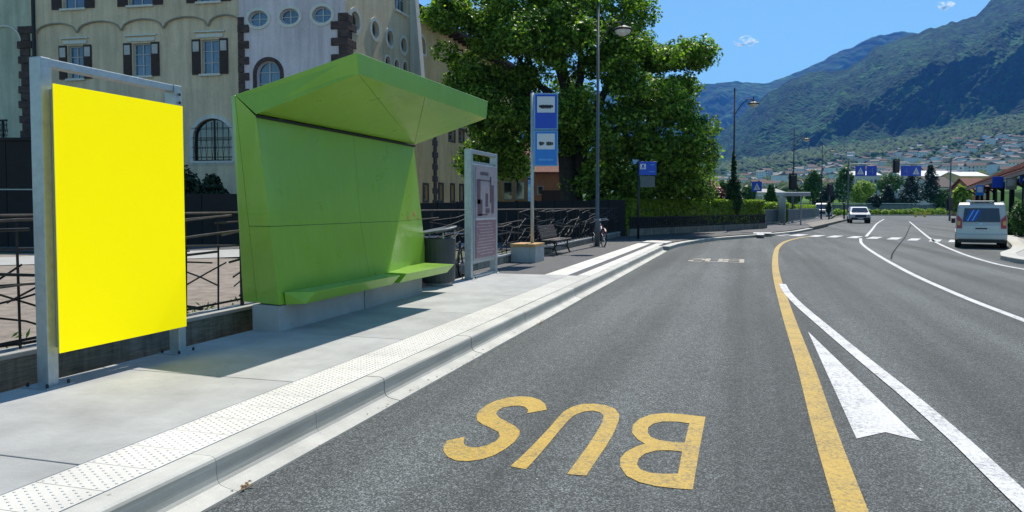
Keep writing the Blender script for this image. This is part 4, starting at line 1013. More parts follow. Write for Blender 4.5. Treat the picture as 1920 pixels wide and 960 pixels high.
# far left grey-green wall
he = [hole(fA, 'rect', -14, 15, 224, 266, OA), hole(fA, 'rect', -80, -50, 90, 150, OA)]
fwall(fA, 'side_wing_wall', M['greenish'], sL, sE, 0, ROOFZ, OA - .02, he)
window(fA, he[0], OA - .02, (1, 1), None, grille=True, g=M['darkglass'], frame_m=M['darkmetal']); window(fA, he[1], OA - .02, (1, 2), None, shutters=.5)
mb = MB(); pu = fA.at(71, 200, OA)[0]; mb.tube([fA.P(pu, 0, OA + .16), fA.P(pu, ROOFZ, OA + .16)], .10, 8); mb.build('drainpipe', M['darkmetal'], bd)
# arch moulding on the far left wall
mb = MB(); c = fA.at(8, 62, OA)
prev = None
for k in range(13):
    a = math.pi * k / 12; p = fA.P(c[0] + 1.1 * math.cos(a), c[1] - .5 + .9 * math.sin(a), OA + .03)
    if prev is not None: mb.bar(prev, p, .08, .08)
    prev = p
mb.build('arch_moulding', M['trim'], bd)
def quoins(fr, uc, w_a, w_b, v0, v1, off, m=M['quoin'], hgt=.42, end=None):
    s, zt_ = fr.at(uc, v0, off); zb_ = max(0, fr.at(uc, v1, off)[1]); z = zb_; k = 0
    while z < zt_:
        w = w_a if k % 2 else w_b; jit = random.uniform(-.03, .03); o1 = off + .05 + random.uniform(0, .04)
        mb = MB()
        if end == 'r': fbox(fr, mb, s, s + w + jit, z + .008, z + hgt - .008, off - .02, o1)
        elif end == 'l': fbox(fr, mb, s - w + jit, s, z + .008, z + hgt - .008, off - .02, o1)
        else: fbox(fr, mb, s - w / 2, s + w / 2 + jit, z + .008, z + hgt - .008, off - .02, o1)
        mb.build('quoin_stone', m, bd, bevel=.02, seg=1); z += hgt; k += 1
quoins(fA, 653, .55, .95, 30, 330, 0, end='r'); quoins(fA, 446, .35, .62, 42, 330, 0, end='l')
quoins(fA, 47, .95, .62, 62, 300, OA)
# return wall along the yard
sR = fC.at(776, 100)[0]; sD = fC.at(895, 200)[0]; sEnd = sD + 14
hc = [hole(fC, 'round', 657, 674, 22, 54, 0), hole(fC, 'round', 696, 710, 40, 68, 0), hole(fC, 'round', 725, 737, 58, 83, 0), hole(fC, 'round', 751, 762, 72, 96, 0), hole(fC, 'arch', 722, 731, 106, 128, 0), hole(fC, 'arch', 739, 747, 112, 132, 0), hole(fC, 'arch', 755, 763, 116, 136, 0), hole(fC, 'rect', 736, 766, -28, 14, 0)]
hc = [(h[0], h[1], h[2], max(.55, min(h[3], 1.3)) if h[0] != 'round' else h[4] * 1.0, h[4]) for h in hc]
hc[7] = ('rect', hc[7][1], hc[7][2], 1.6, hc[7][4])
fwall(fC, 'return_wall', M['cream'], 0.02, sR, 0, ROOFZ + 3, 0, hc)
for h in hc[:4]: window(fC, h, 0, (1, 0), (.2, M['trim']), sill=False, g=M['darkglass'])
for h in hc[4:7]: window(fC, h, 0, (0, 0), (.12, M['trim']), sill=False, g=M['darkglass'], frame_m=M['darkmetal'])
window(fC, hc[7], 0, (2, 1), None, g=M['darkglass'])
quoins(fC, 650.5, .5, .9, 30, 330, 0, end='r')
OD = -.9
hd = [hole(fC, 'arch', 783, 797, 68, 96, OD), hole(fC, 'arch', 843, 855, 98, 124, OD), hole(fC, 'rect', 842, 852, 240, 262, OD), hole(fC, 'rect', 861, 869, 244, 264, OD), hole(fC, 'rect', 794, 802, 347, 376, OD), hole(fC, 'rect', 823, 830, 346, 376, OD), hole(fC, 'rect', 845, 851, 347, 376, OD), hole(fC, 'rect', 862, 868, 348, 376, OD)]
fwall(fC, 'yard_wall', M['ochre'], sR + .02, sEnd, 0, 14.2, OD, hd)
for h in hd: window(fC, h, OD, (1, 0) if h[0] == 'arch' else (0, 1), (.14, M['quoin'] if h[0] == 'rect' else M['trim']), sill=False, g=M['darkglass'])
quoins(fC, 815, .5, .9, 245, 386, OD)
pu = fC.at(885, 300, OD)[0]; mb = MB(); mb.tube([fC.P(pu, 0, OD + .14), fC.P(pu, 13.9, OD + .14)], .12, 8); mb.build('drainpipe', M['darkmetal'], bd)
mb = MB(); fbox(fC, mb, sR + .1, sEnd + .6, 14.2, 14.42, -8, OD + 1.0); mb.build('eaves', M['roofdark'], bd)
for k in range(26):
    mb = MB(); s = sR + .5 + k * (sEnd - sR - .6) / 26; fbox(fC, mb, s, s + .14, 13.98, 14.19, OD - .1, OD + .92); mb.build('eaves_rafter', M['roofdark'], bd)
mb = MB(); mb.prism([fC.P(sR + .1, 14.43, OD + 1.05), fC.P(sR + .1, 17.4, OD - 4), fC.P(sR + .1, 14.43, -9)], dC * 0, dC * (sEnd - sR + .5)); mb.build('roof', M['tileroof'], bd)
mb = MB(); fbox(fA, mb, .5, sE - .2, 0, ROOFZ - .3, -10, -1.0); mb.build('building_body', M['cream'], bd)
mb = MB(); fbox(fC, mb, .6, sEnd - .1, 0, 14.1, -8, -1.4); mb.build('building_body', M['cream'], bd)
mb = MB(); fbox(fA, mb, -.3, sE + .3, ROOFZ + 3.02, ROOFZ + 3.3, -10, .5); mb.build('roof', M['roofdark'], bd)
# stone plinth flare at the tower's far corner
mb = MB(); q = [fC.P(sR - .02, 7.5, 0), fC.P(sR - .02, 15.5, 0), fC.P(sR - .02, 15.5, .12), fC.P(sR - .02, 9.5, 1.1)]
mb.prism([fC.P(sR - .1, 8.2, 0.003), fC.P(sR - .1, 17.5, .003), fC.P(sR - .1, 17.5, .10), fC.P(sR - .1, 9.0, .8)], dC * -.5, dC * .09); mb.build('buttress', M['whitewall'], bd)

# ---------------------------------------------------------------- small houses behind the tree
def house(name, u0, u1, D, h, depth, label, wm, rm, roof_h=1.6, wins=(), D2=None, eave=.4, windows=None, zbase=-.5, door=None, group=None):
    a, b = GD(u0, 387, D), GD(u1, 387, D2 or D); a.z = b.z = 0
    d = (b - a); L = d.length; ang = math.atan2(d.y, d.x)
    o = empty(name, (a.x, a.y, 0), ang, label, 'house', group)
    MB().box((L / 2, depth / 2, (h + zbase) / 2), (L, depth, h - zbase)).build('wall', wm, o)
    e = eave; z = h
    rf = MB(); rf.prism([(-e, -e, z), (-e, depth / 2, z + roof_h), (-e, depth + e, z), (-e, depth + e, z + .12), (-e, depth / 2, z + roof_h + .18), (-e, -e, z + .12)], (0, 0, 0), (L + 2 * e, 0, 0)); rf.build('roof', rm, o)
    mb = MB(); mb.prism([(0, 0, z), (0, depth, z), (0, depth / 2, z + roof_h)], (.0, 0, 0), (.15, 0, 0)); mb.prism([(0, 0, z), (0, depth, z), (0, depth / 2, z + roof_h)], (L - .15, 0, 0), (L, 0, 0)); mb.build('gable', wm, o)
    for (fx, fz, w, hh) in (windows or ()):
        w_ = MB().box((L * fx, -.03, fz), (w, .06, hh)).build('window', M['windowframe'], o)
        MB().box((L * fx, -.065, fz), (w * .8, .012, hh * .86)).build('pane', M['darkglass'], w_)
    if door: MB().box((L * door[0], -.04, door[2] / 2), (door[1], .08, door[2])).build('door', M['shutter'], o)
    return o
house('yellow_house', 932, 990, 66, 5.6, 8, 'sunlit pale yellow house glimpsed left of the bus stop pole', M['ochre'], M['tileroof'], windows=((.35, 3.0, .8, 1.6), (.75, 3.0, .8, 1.6)))
house('terracotta_house', 1003, 1052, 60, 4.2, 6, 'terracotta coloured house with dark doors behind the bus stop pole', M['redhouse'], M['tileroof'], door=(.62, 1.5, 2.9), windows=((.2, 2.9, .5, .7),))
house('white_house', 1240, 1350, 110, 3.8, 9, 'low pale house behind the red shrub', M['whitewall'], M['tileroof'], windows=((.3, 2.5, 1.0, 1.2), (.7, 2.5, 1.0, 1.2)))
# dark board wall in front of the building
def board_wall(label, a, b, z0, z1a, z1b, n, name='board_wall'):
    o = empty(name, (a.x, a.y, 0), math.atan2(b.y - a.y, b.x - a.x), label, 'wall'); L = ((b.x - a.x) ** 2 + (b.y - a.y) ** 2) ** .5; w = L / n
    for i in range(n):
        zt_ = z1a + (z1b - z1a) * (i + .5) / n
        MB().box((w * (i + .5), random.uniform(-.012, .012), (z0 + zt_) / 2), (w - .03, .08, zt_ - z0)).build('board_panel', M['darkboard'], o)
        MB().box((w * i, .1, (z0 + zt_) / 2), (.12, .12, zt_ - z0 + .05)).build('post', M['darkboard'], o)
    return o
board_wall('black timber wall along the foot of the cream building', GD(-420, 387, 33.6), GD(740, 387, 33.8), -.1, 2.2, 2.2, 16)
board_wall('black timber wall running from the shelter to the hedge, under the tree', GD(740, 387, 33.8), GD(1172, 387, 38.2), -.1, 1.78, 1.98, 12)
shd = empty('dark_shed', tuple(GD(-330, 0, 31.5).xy) + (0,), YAW, 'black timber shed at the far left behind the poster stand', 'shed'); 
for k in range(7): MB().box((.6 + k * 1.22, .0, 2.15), (1.19, .10, 4.4)).build('board_panel', M['darkboard'], shd)
MB().box((4.3, 1.3, 4.42), (8.8, 2.9, .12)).build('roof', M['darkboard'], shd); MB().box((4.3, .06, 2.35), (8.5, .05, .05)).build('rail', M['greymetal'], shd, loc=(0, -.14, 0))
MB().box((4.27, 1.3, 2.1), (8.4, 2.3, 4.3)).build('shed_body', M['darkboard'], shd)
for u, D, s_, sd, lb in ((352, 35.2, 1.0, 51, 'dark climbing bush just right of the yellow poster'), (398, 35.6, .7, 52, 'small dark bush below the barred arched window')):
    p = GD(u, 387, D); shrub('dark_bush', (p.x, p.y, 0), lb, 'bush', [(0, 0, 2.4, .55 * s_, .5, 1.0 * s_), (.3, 0, 2.0, .7 * s_, .5, .8 * s_)], 1500, .17, M['darkleaf'], sd)
# dark tall shrubs behind the boards under the tree
for u, D, lb in ((1150, 42, 'shaded bush right of the big trunk'), (1215, 45, 'shaded bush behind the blue information sign')):
    p = GD(u, 387, D); shrub('shaded_bush', (p.x, p.y, 0), lb, 'bush', [(0, 0, 1.3, 1.5, 1.0, 1.4)] if u != 1215 and u != 1150 else [(0, 0, 1.9, 1.6, 1.2, 1.9)], 2600, .22, M['darkleaf'] if u < 1100 else M['leaf'], int(u))

# ---------------------------------------------------------------- far bus shelter, railing, island
p = GD(1487, 387, 63)
o = empty('far_bus_shelter', (p.x, p.y, .1), YAW + R(6), 'small grey glass bus shelter with a flat roof, far down the pavement', 'bus shelter')
MB().box((0, 0, 2.55), (2.2, 1.6, .30)).build('roof', M['galv'], o, bevel=.03)
for x in (-.98, -.55, .95):
    MB().box((x, .55, 1.2), (.09, .09, 2.4)).build('post', M['galv'], o); 
MB().box((-.98, -.6, 1.2), (.09, .09, 2.4)).build('post', M['galv'], o)
MB().box((-.76, .58, 1.3), (.34, .04, 2.0)).build('glass_panel', M['glass'], o); MB().box((-.98, 0, 1.3), (.03, 1.1, 2.0)).build('glass_panel', M['whitewall'], o)
ra, rb = GD(1420, 387, 57), GD(1462, 387, 64); rc, rdd = GD(1478, 387, 66), GD(1536, 387, 100)
rl = empty('grey_railing', (0, 0, 0), 0, 'grey slatted railing behind the far bus shelter', 'railing')
for a, b in ((ra, rb), (rc, rdd)):
    a = a.copy(); b = b.copy(); a.z = b.z = .2; L = (b - a).length; n = int(L / .45)
    ang = math.atan2(b.y - a.y, b.x - a.x)
    for i in range(n):
        q = a.lerp(b, (i + .5) / n); MB().box((q.x, q.y, .85), (.30, .03, 1.0), rz=ang).build('slat', M['greyfence'], rl)
    for z in (.35, 1.38): MB().bar(Vector((a.x, a.y, z)), Vector((b.x, b.y, z)), .06, .06).build('rail', M['greymetal'], rl)
    MB().bar(Vector((a.x, a.y, .1)), Vector((b.x, b.y, .1)), .3, .3).build('kerb_stone', M['slab'], rl)
hedge('hedge', GD(1425, 387, 60.5).xy, GD(1470, 387, 72).xy, 1.2, .1, 1.9, 'yellow-green hedge behind the far bus shelter', M['hedgeleaf'], 3500, .2, 34)
hedge('hedge', GD(1478, 387, 74).xy, GD(1520, 387, 95).xy, 1.2, .1, 1.7, 'low hedge behind the grey slatted railing', M['hedgeleaf'], 3500, .22, 35)
isl = MB().prism([tuple(GZ(1523, 431).xy) + (0,), tuple(GZ(1588, 414).xy) + (0,), tuple(GZ(1575, 410).xy) + (0,), tuple(GZ(1510, 423).xy) + (0,)], (0, 0, 0), (0, 0, .2)).build('traffic_island', M['board']); isl['kind'] = 'structure'
p = GD(1583, 387, 88); o = empty('bollard_post', (p.x, p.y, 0), 0, 'thin dark post at the tip of the traffic island', 'post'); MB().tube([(0, 0, 0), (0, 0, 2.0)], .09, 8).build('post', M['darkmetal'], o); MB().lathe([(.09, 0), (.12, .05), (.02, .15)], (0, 0, 2.0), 8).build('post_cap', M['galv'], o)
p = GD(1554, 387, 84); shrub('young_tree', (p.x, p.y, 0), 'thin young tree on the traffic island', 'tree', [(0, 0, 1.5, .28, .28, .75)], 500, .16, M['darkleaf'], 61, h=1.5, trunk=.05)

# ---------------------------------------------------------------- masts, signals and crossing signs
def cross_sign(o, x, y, z, w, ped=True):
    s_ = MB().box((x, y, z), (w, .06, w)).build('sign_panel', M['blue'], o)
    if ped:
        MB().prism([(x - w * .34, y - .035, z - w * .34), (x + w * .34, y - .035, z - w * .34), (x, y - .035, z + w * .36)], (0, -.012, 0), (0, 0, 0)).build('sign_triangle', M['signwhite'], s_)
        mb = MB(); mb.bar((x - .02, y - .052, z - w * .02), (x - w * .1, y - .052, z - w * .28), .05, .01); mb.bar((x - .02, y - .052, z - w * .02), (x + w * .1, y - .052, z - w * .28), .05, .01); mb.bar((x, y - .053, z + w * .12), (x - .01, y - .053, z - w * .05), .07, .01)
        mb.build('pictogram', M['ink'], s_)
    else:
        mb = MB(); mb.bar((x + w * .12, y - .035, z - w * .3), (x + w * .05, y - .035, z + w * .28), .08, .012); mb.bar((x - w * .22, y - .035, z - .02), (x + w * .06, y - .035, z + w * .12), .07, .012); mb.bar((x - w * .22, y - .037, z - .08), (x + w * .25, y - .037, z - .08), .06, .012)
        mb.build('pictogram', M['signwhite'], s_)
def signal(o, x, y, z, s=1.0):
    b = MB().box((x, y, z), (.42 * s, .3, 1.15 * s)).build('signal_head', M['plastic'], o, bevel=.03)
    for k, m in ((.36, M['tail']), (0, M['amber']), (-.36, M['greenleaf'])):
        MB().tube([(x, y + .15, z + k * s), (x, y + .19, z + k * s)], .13 * s, 10).build('lens', m, b)
    MB().box((x, y + .05, z), (.75 * s, .03, 1.5 * s)).build('backing_board', M['plastic'], b)
def mast(u, D, h, label, arm, z_arm, signs, sig):
    p = GD(u, 387, D); o = empty('signal_mast', (p.x, p.y, 0), YAW, label, 'traffic signal'); k = D / 1440
    MB().tube([(0, 0, 0), (0, 0, h)], [.11, .07], 10).build('mast', M['darkgrey'], o)
    if arm: MB().tube([(0, 0, z_arm), (arm, 0, z_arm + .1)], .05, 8).build('arm', M['greymetal'], o)
    for x, w, ped in signs: cross_sign(o, x, -.12, z_arm - w * .65, w, ped)
    for x, z, s in sig: signal(o, x, -.15, z, s)
D = 88; k = D / 1440
mast(1590, D, 6.9, 'left mast whose arm carries two blue crossing signs over the road', (1645 - 1590) * k, 6.45, ((21 * k, 1.15, True), (42 * k, 1.15, False)), ())
mast(1781, D, 7.2, 'right mast whose arm carries a black signal and two blue crossing signs', (1670 - 1781) * k, 6.45, ((-85 * k, 1.15, False), (-66 * k, 1.15, True)), ((-103 * k, 6.25, 1.05), (-.1, 1.9, 1.0)))
mast(1555, 92, 3.9, 'signal post left of the oncoming white car', 0, 3.6, (), ((0, 3.7, .95),))
mast(1486, 70, 4.9, 'signal post rising over the roof of the far bus shelter', 0, 3.6, (), ((-.05, 3.9, 1.0),))
p = GD(1418, 387, 66); o = empty('crossing_sign', (p.x, p.y, .1), YAW, 'blue pedestrian crossing sign above the end of the hedge', 'sign'); MB().tube([(0, 0, 0), (0, 0, 3.7)], .04, 8).build('pole', M['galv'], o); cross_sign(o, 0, -.07, 3.25, .85)
for i, (u, lb) in enumerate(((1717, 'left yellow plastic barrier at the far junction'), (1734, 'right yellow plastic barrier at the far junction'))):
    p = GD(u, 387, 118); o = empty('road_barrier', (p.x, p.y, 0), YAW, lb, 'barrier', 'yellow barriers at the far junction')
    MB().box((0, 0, .45), (.25, .25, .9)).build('post', M['yellowbar'], o); MB().box((.45, 0, .62), (1.1, .1, .28)).build('board', M['yellowbar'], o)
# far junction: green planting and bridge parapet
far = empty('bridge_parapet', (0, 0, 0), 0, 'long grey bridge parapet closing the view beyond the junction', 'parapet')
a, b = GD(1480, 387, 160), GD(1760, 387, 168)
for i in range(26):
    p, q = a.lerp(b, i / 26), a.lerp(b, (i + 1) / 26); q = p.lerp(q, .95)
    MB().prism([(p.x, p.y, 0), (q.x, q.y, 0), (q.x, q.y + .15, 0), (p.x, p.y + .15, 0)], (0, 0, .6), (0, 0, 2.0)).build('parapet_panel', M['greyfence'], far)
MB().bar((a.x, a.y - .1, 2.25), (b.x, b.y - .1, 2.25), .12, .16).build('rail', M['galv'], far)
sheet('planted_verge', [GD(1400, 387, 140).xy, GD(1850, 387, 140).xy, GD(1900, 387, 230).xy, GD(1380, 387, 230).xy], .03, mat('verge_grass', (.07, .11, .03), .95, var=.4, scale=.5, bump=.5, bscale=3, dist=.1))
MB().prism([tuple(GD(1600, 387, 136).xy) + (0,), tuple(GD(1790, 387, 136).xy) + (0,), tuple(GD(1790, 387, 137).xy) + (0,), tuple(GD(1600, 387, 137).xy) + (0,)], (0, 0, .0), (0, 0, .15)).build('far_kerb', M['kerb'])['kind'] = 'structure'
for i in range(16):
    u = 1568 + i * 15 + random.uniform(-3, 3); p = GD(u, 387, 141 + random.uniform(0, 6))
    shrub('verge_shrub', (p.x, p.y, 0), 'low bright green shrub in the planted verge beyond the junction', 'shrub', [(0, 0, .45, .95, .8, random.uniform(.55, .95))], 420, .26, M['hedgeleaf'], 70 + i, 'green shrubs in the planted verge', h=.4)
FT = [('bright_tree', 1616, 362, 24, 26, 170, 'hedgeleaf', 'bright green round tree just right of the oncoming car'), ('green_tree', 1668, 345, 26, 22, 185, 'greenleaf', 'green tree below the black signal on the arm'),
      ('dark_conifer', 1664, 368, 15, 20, 176, 'darkleaf', 'short dark conifer at the foot of the green tree'), ('dark_conifer', 1708, 355, 22, 32, 176, 'darkleaf', 'broad dark conifer below the right pair of crossing signs'), ('dark_conifer', 1744, 342, 16, 36, 170, 'darkleaf', 'tallest dark conifer, right of the crossing signs'),
      ('green_tree', 1524, 350, 18, 34, 150, 'greenleaf', 'slim green tree left of the signal post'), ('green_tree', 1582, 348, 18, 40, 160, 'greenleaf', 'tall loose green tree left of the bright round one'), ('green_tree', 1803, 378, 19, 32, 105, 'hedgeleaf', 'bright green bushy tree behind the silver van'),
      ('dark_tree', 1545, 372, 22, 20, 158, 'darkleaf', 'low dark tree beyond the railing'), ('dark_tree', 1640, 378, 14, 14, 165, 'darkleaf', 'low dark tree between the bright trees'), ('green_tree', 1770, 375, 24, 22, 168, 'greenleaf', 'broad green tree left of the right mast'),
      ('green_tree', 1400, 368, 20, 22, 130, 'greenleaf', 'green tree above the end of the hedge'), ('green_tree', 1352, 362, 22, 26, 120, 'greenleaf', 'green tree above the middle of the hedge'), ('green_tree', 1490, 366, 16, 20, 140, 'greenleaf', 'small green tree behind the far bus shelter')]
for i, (nm, u, v, ru, rv, D, m, lb) in enumerate(FT):
    k = D / 1440; p = GD(u, 387, D); c = GD(u, v, D); rx, rz_ = ru * k, rv * k
    if 'conifer' in nm: bl = [(0, 0, c.z - rz_ * .35, rx, rx, rz_ * .7), (0, 0, c.z + rz_ * .3, rx * .62, rx * .62, rz_ * .6), (0, 0, c.z + rz_ * .75, rx * .3, rx * .3, rz_ * .35)]
    else: bl = [(0, 0, c.z, rx * .8, rx * .8, rz_ * .8), (rx * .45, 0, c.z + rz_ * .25, rx * .5, rx * .5, rz_ * .55), (-rx * .5, 0, c.z - rz_ * .1, rx * .5, rx * .5, rz_ * .6), (0, 0, c.z + rz_ * .5, rx * .45, rx * .45, rz_ * .45)]
    shrub(nm, (p.x, p.y, 0), lb, 'tree', bl, 1500, .42, M[m], 100 + i, h=max(1, c.z - rz_ * .3), trunk=.16)

# ---------------------------------------------------------------- vehicles
def vehicle(name, loc, rz, label, cat, prof, halfw, paint_m, L, wheel_r, axles, glass=(), bev=.07, tumble=.16, belt=1.0, extras=None):
    """prof: side outline (y forward, z); narrows above the belt line"""
    o = empty(name, loc, rz, label, cat)
    def hw(z): return halfw - max(0, z - belt) * tumble - max(0, .45 - z) * .12
    mb = MB(); n = len(prof)
    vs = [(-hw(z), y, z) for y, z in prof] + [(hw(z), y, z) for y, z in prof]
    mb.add(vs, [tuple(range(n)), tuple(range(2 * n - 1, n - 1, -1))] + [(i, n + i, n + (i + 1) % n, (i + 1) % n) for i in range(n)])
    body = mb.build('body', paint_m, o, bevel=bev, seg=3)
    for y in axles:
        for s in (-1, 1):
            w = MB(); x = s * (halfw - .13); w.tube([(x - .11, y, wheel_r), (x - .09, y, wheel_r), (x + .09, y, wheel_r), (x + .11, y, wheel_r)], [wheel_r * .93, wheel_r, wheel_r, wheel_r * .93], 20)
            wo = w.build('wheel', M['rubber'], o); r_ = MB(); r_.tube([(x + s * .09, y, wheel_r), (x + s * .118, y, wheel_r)], wheel_r * .6, 12); r_.build('rim', M['galv'], wo)
            a = MB(); a.tube([(s * (halfw - .22), y, wheel_r + .03), (s * (halfw + .004), y, wheel_r + .03)], wheel_r * 1.16, 18); a.build('wheel_arch', M['plastic'], o)
    return o, hw, body
# silver van seen from behind
p = GD(1838, 387, 32.0)
vp = [(-2.30, .34), (2.35, .30), (2.42, .62), (2.30, .98), (1.75, 1.14), (1.05, 1.72), (.75, 1.90), (-1.95, 1.93), (-2.16, 1.84), (-2.30, 1.20), (-2.36, .95), (-2.38, .62)]
o, hw, body = vehicle('parked_van', (p.x, p.y, 0), R(-13) , 'silver passenger van parked at the right kerb, seen from behind', 'van', vp, .95, M['silver'], 4.9, .33, (-1.45, 1.5), belt=1.05, tumble=.12)
def backq(o, name, y0, pts, m, th=.02, lean=None):
    """flat piece on the rear: pts (x, z); y follows the tailgate"""
    def yb(z): return -2.37 if z < .95 else (-2.36 + (z - .95) * .19 if z < 1.2 else -2.30 + (z - 1.2) * .22)
    mb = MB(); mb.prism([(x, yb(z) - y0, z) for x, z in pts], (0, 0, 0), (0, -th, 0)); return mb.build(name, m, o)
o.scale = (.93, .93, .93)
rg = backq(o, 'rear_window', .004, [(-.68, 1.12), (.68, 1.12), (.62, 1.70), (-.62, 1.70)], M['darkglass'])
for k, m in enumerate(('blue', 'signpale', 'blue', 'signpale', 'blue')):
    backq(rg, 'sunshade_stripe', .026, [(-.62 + k * .085, 1.16), (-.56 + k * .085, 1.16), (-.34 + k * .085, 1.62), (-.40 + k * .085, 1.62)], M[m], .004)
for s in (-1, 1):
    tl_ = backq(o, 'tail_lamp', .004, [(s * .90, .84), (s * .70, .84), (s * .70, 1.22), (s * .885, 1.42)], M['tail'], .03); backq(tl_, 'indicator', .035, [(s * .885, .98), (s * .77, .98), (s * .76, 1.14), (s * .88, 1.16)], M['amber'], .01)
    MB().box((s * 1.04, .95, 1.12), (.16, .12, .24)).build('wing_mirror', M['plastic'], o, bevel=.03)
    MB().bar((s * .80, 1.1, 1.97), (s * .80, -1.7, 1.97), .035, .04).build('roof_rail', M['galv'], o)
    for y0, y1 in ((-1.95, -.6), (-.5, .55)):
        mb = MB(); x0, x1 = hw(1.12) + .004, hw(1.68) + .004; mb.prism([(s * x0, y0, 1.12), (s * x0, y1, 1.12), (s * x1, y1 - .05, 1.68), (s * x1, y0 + .06, 1.68)], (0, 0, 0), (s * .008, 0, 0)); mb.build('side_window', M['darkglass'], o)
backq(o, 'number_plate', .006, [(-.27, .78), (.27, .78), (.27, .90), (-.27, .90)], M['signwhite'], .015); backq(o, 'plate_lettering', .022, [(-.22, .81), (.22, .81), (.22, .87), (-.22, .87)], M['plastic'], .003)
MB().box((0, -2.40, .50), (1.86, .16, .24)).build('bumper', M['silver'], o, bevel=.04); MB().box((0, -2.36, .31), (1.7, .12, .14)).build('bumper_skirt', M['plastic'], o)
backq(o, 'brand_badge', .006, [(-.06, 1.0), (.06, 1.0), (.06, 1.08), (-.06, 1.08)], M['chrome'], .01); backq(o, 'tailgate_seam', .002, [(-.73, .64), (.73, .64), (.73, .655), (-.73, .655)], M['plastic'], .004)
MB().box((0, -1.95, 1.99), (.9, .2, .05)).build('roof_spoiler', M['silver'], o, bevel=.02); MB().box((-.45, .1, 2.0), (.2, .3, .14)).build('roof_beacon', M['lampglass'], o, bevel=.04)
# white oncoming car
p = GD(1610, 387, 76.5)
cp = [(-2.1, .40), (2.0, .38), (2.12, .62), (2.05, .90), (1.15, 1.06), (.55, 1.50), (.2, 1.60), (-1.45, 1.62), (-1.95, 1.15), (-2.12, .95)]
o, hw, body = vehicle('oncoming_car', (p.x, p.y, 0), R(180 - 2) + 0, 'white compact off-road car driving towards the camera', 'car', cp, .92, M['carwhite'], 4.2, .34, (-1.3, 1.3), belt=1.0, tumble=.28)
mb = MB(); mb.prism([(-.76, 1.17, 1.10), (.76, 1.17, 1.10), (.62, .64, 1.50), (-.62, .64, 1.50)], (0, .01, .008), (0, .03, .02)); mb.build('windscreen', M['darkglass'], o)
MB().box((0, 2.09, .72), (1.0, .06, .20)).build('grille', M['plastic'], o); MB().box((0, 2.10, .45), (1.7, .08, .24)).build('bumper', M['plastic'], o, bevel=.03)
MB().box((0, 2.155, .47), (.5, .02, .11)).build('number_plate', M['signwhite'], o)
for s in (-1, 1):
    MB().lathe([(.13, 0), (.13, .05)], n=12).build('headlight', M['lampglass'], o, loc=(0, 0, 0)).matrix_local = Matrix.Translation((s * .68, 2.07, .76)) @ Matrix.Rotation(R(-90), 4, 'X')
    MB().box((s * 1.0, .9, 1.12), (.16, .1, .16)).build('wing_mirror', M['plastic'], o)
# white and red van far behind the railing
p = GD(1543, 387, 112)
o, hw, body = vehicle('rescue_van', (p.x, p.y, 0), R(165), 'white van with a red stripe beyond the grey railing', 'van', [(y, z * 1.12) for y, z in vp], .98, M['carwhite'], 4.9, .35, (-1.45, 1.5), belt=1.1)
mb = MB(); mb.prism([(-.78, 1.80, 1.30), (.78, 1.80, 1.30), (.68, 1.10, 1.92), (-.68, 1.10, 1.92)], (0, .01, .01), (0, .05, .04)); mb.build('windscreen', M['darkglass'], o)
MB().box((0, 2.42, .75), (1.5, .06, .34)).build('grille', M['plastic'], o); MB().box((0, 2.33, 1.08), (1.86, .14, .10)).build('red_stripe', M['redpaint'], o)
for s in (-1, 1): MB().box((s * .985, .1, 1.05), (.02, 3.6, .22)).build('red_stripe', M['redpaint'], o)

# ---------------------------------------------------------------- station on the right
e0, e1 = GD(1920, 318, 38), GD(1812, 352, 76); ez = 3.5
dS = Vector((e1.x - e0.x, e1.y - e0.y, 0)); LS = dS.length; dS.normalize(); nS = Vector((dS.y, -dS.x, 0))
e00 = Vector((e0.x, e0.y, 0)) - dS * 12
st = empty('station_building', tuple(e00), math.atan2(dS.y, dS.x), 'station building with a red tiled roof and a dark open canopy at the right edge', 'building')
LT = LS + 12     # local x along, local y to the left(-> road is +y)
mb = MB(); mb.prism([(0, .0, ez), (0, -6.5, ez + 3.2), (0, -6.5, ez + 3.02), (0, -.05, ez - .18)], (0, 0, 0), (LT, 0, 0)); mb.build('roof', M['tileroof'], st)
n = 60
mb = MB()
for i in range(n): mb.bar((LT * (i + .5) / n, .03, ez + .06), (LT * (i + .5) / n, -6.5, ez + 3.26), .16, .10)
mb.build('roof_tiles', M['tileroof'], st)['kind'] = 'stuff'
MB().box((LT / 2, -.05, ez - .16), (LT, .16, .18)).build('fascia', M['wood'], st)
MB().box((LT / 2, -8.2, 2.6), (LT - 1, 6, 5.2)).build('wall', M['ochre'], st)
for i in range(10):
    x = 1.5 + i * (LT - 3) / 9; MB().box((x, -.8, 1.65), (.22, .22, 3.3)).build('post', M['darkboard'], st)
    MB().bar((x, -.8, 2.7), (x, -.1, ez - .3), .12).build('brace', M['darkboard'], st)
MB().box((LT / 2, -1.2, 3.25), (LT - .5, .2, .25)).build('beam', M['darkboard'], st)
for i in range(7): MB().box((4 + i * 6.5, -5.18, 1.6), (2.2, .06, 2.6)).build('door', M['shutter'], st)
sheet('station_forecourt', [tuple((e00 + nS * -0.2 + dS * 0).xy), tuple((e00 + dS * LT).xy), tuple((e00 + dS * LT + nS * 12).xy), tuple((e00 + nS * 12).xy)], .14, M['walk'])
def small_sign(name, u, D, h, w, sh_, m, label, v=None, inner=None):
    p = GD(u, 387, D); o = empty(name, (p.x, p.y, .12), YAW, label, 'sign')
    MB().tube([(0, 0.05, 0), (0, .05, h)], .04, 8).build('pole', M['darkmetal'], o); c = h - sh_ / 2
    b = MB().box((0, -.02, c), (w, .05, sh_)).build('sign_panel', m, o, bevel=.008)
    if inner: MB().box((0, -.05, c + sh_ * .08), (w * .7, .012, sh_ * .55)).build('sign_white', inner, b)
    return o
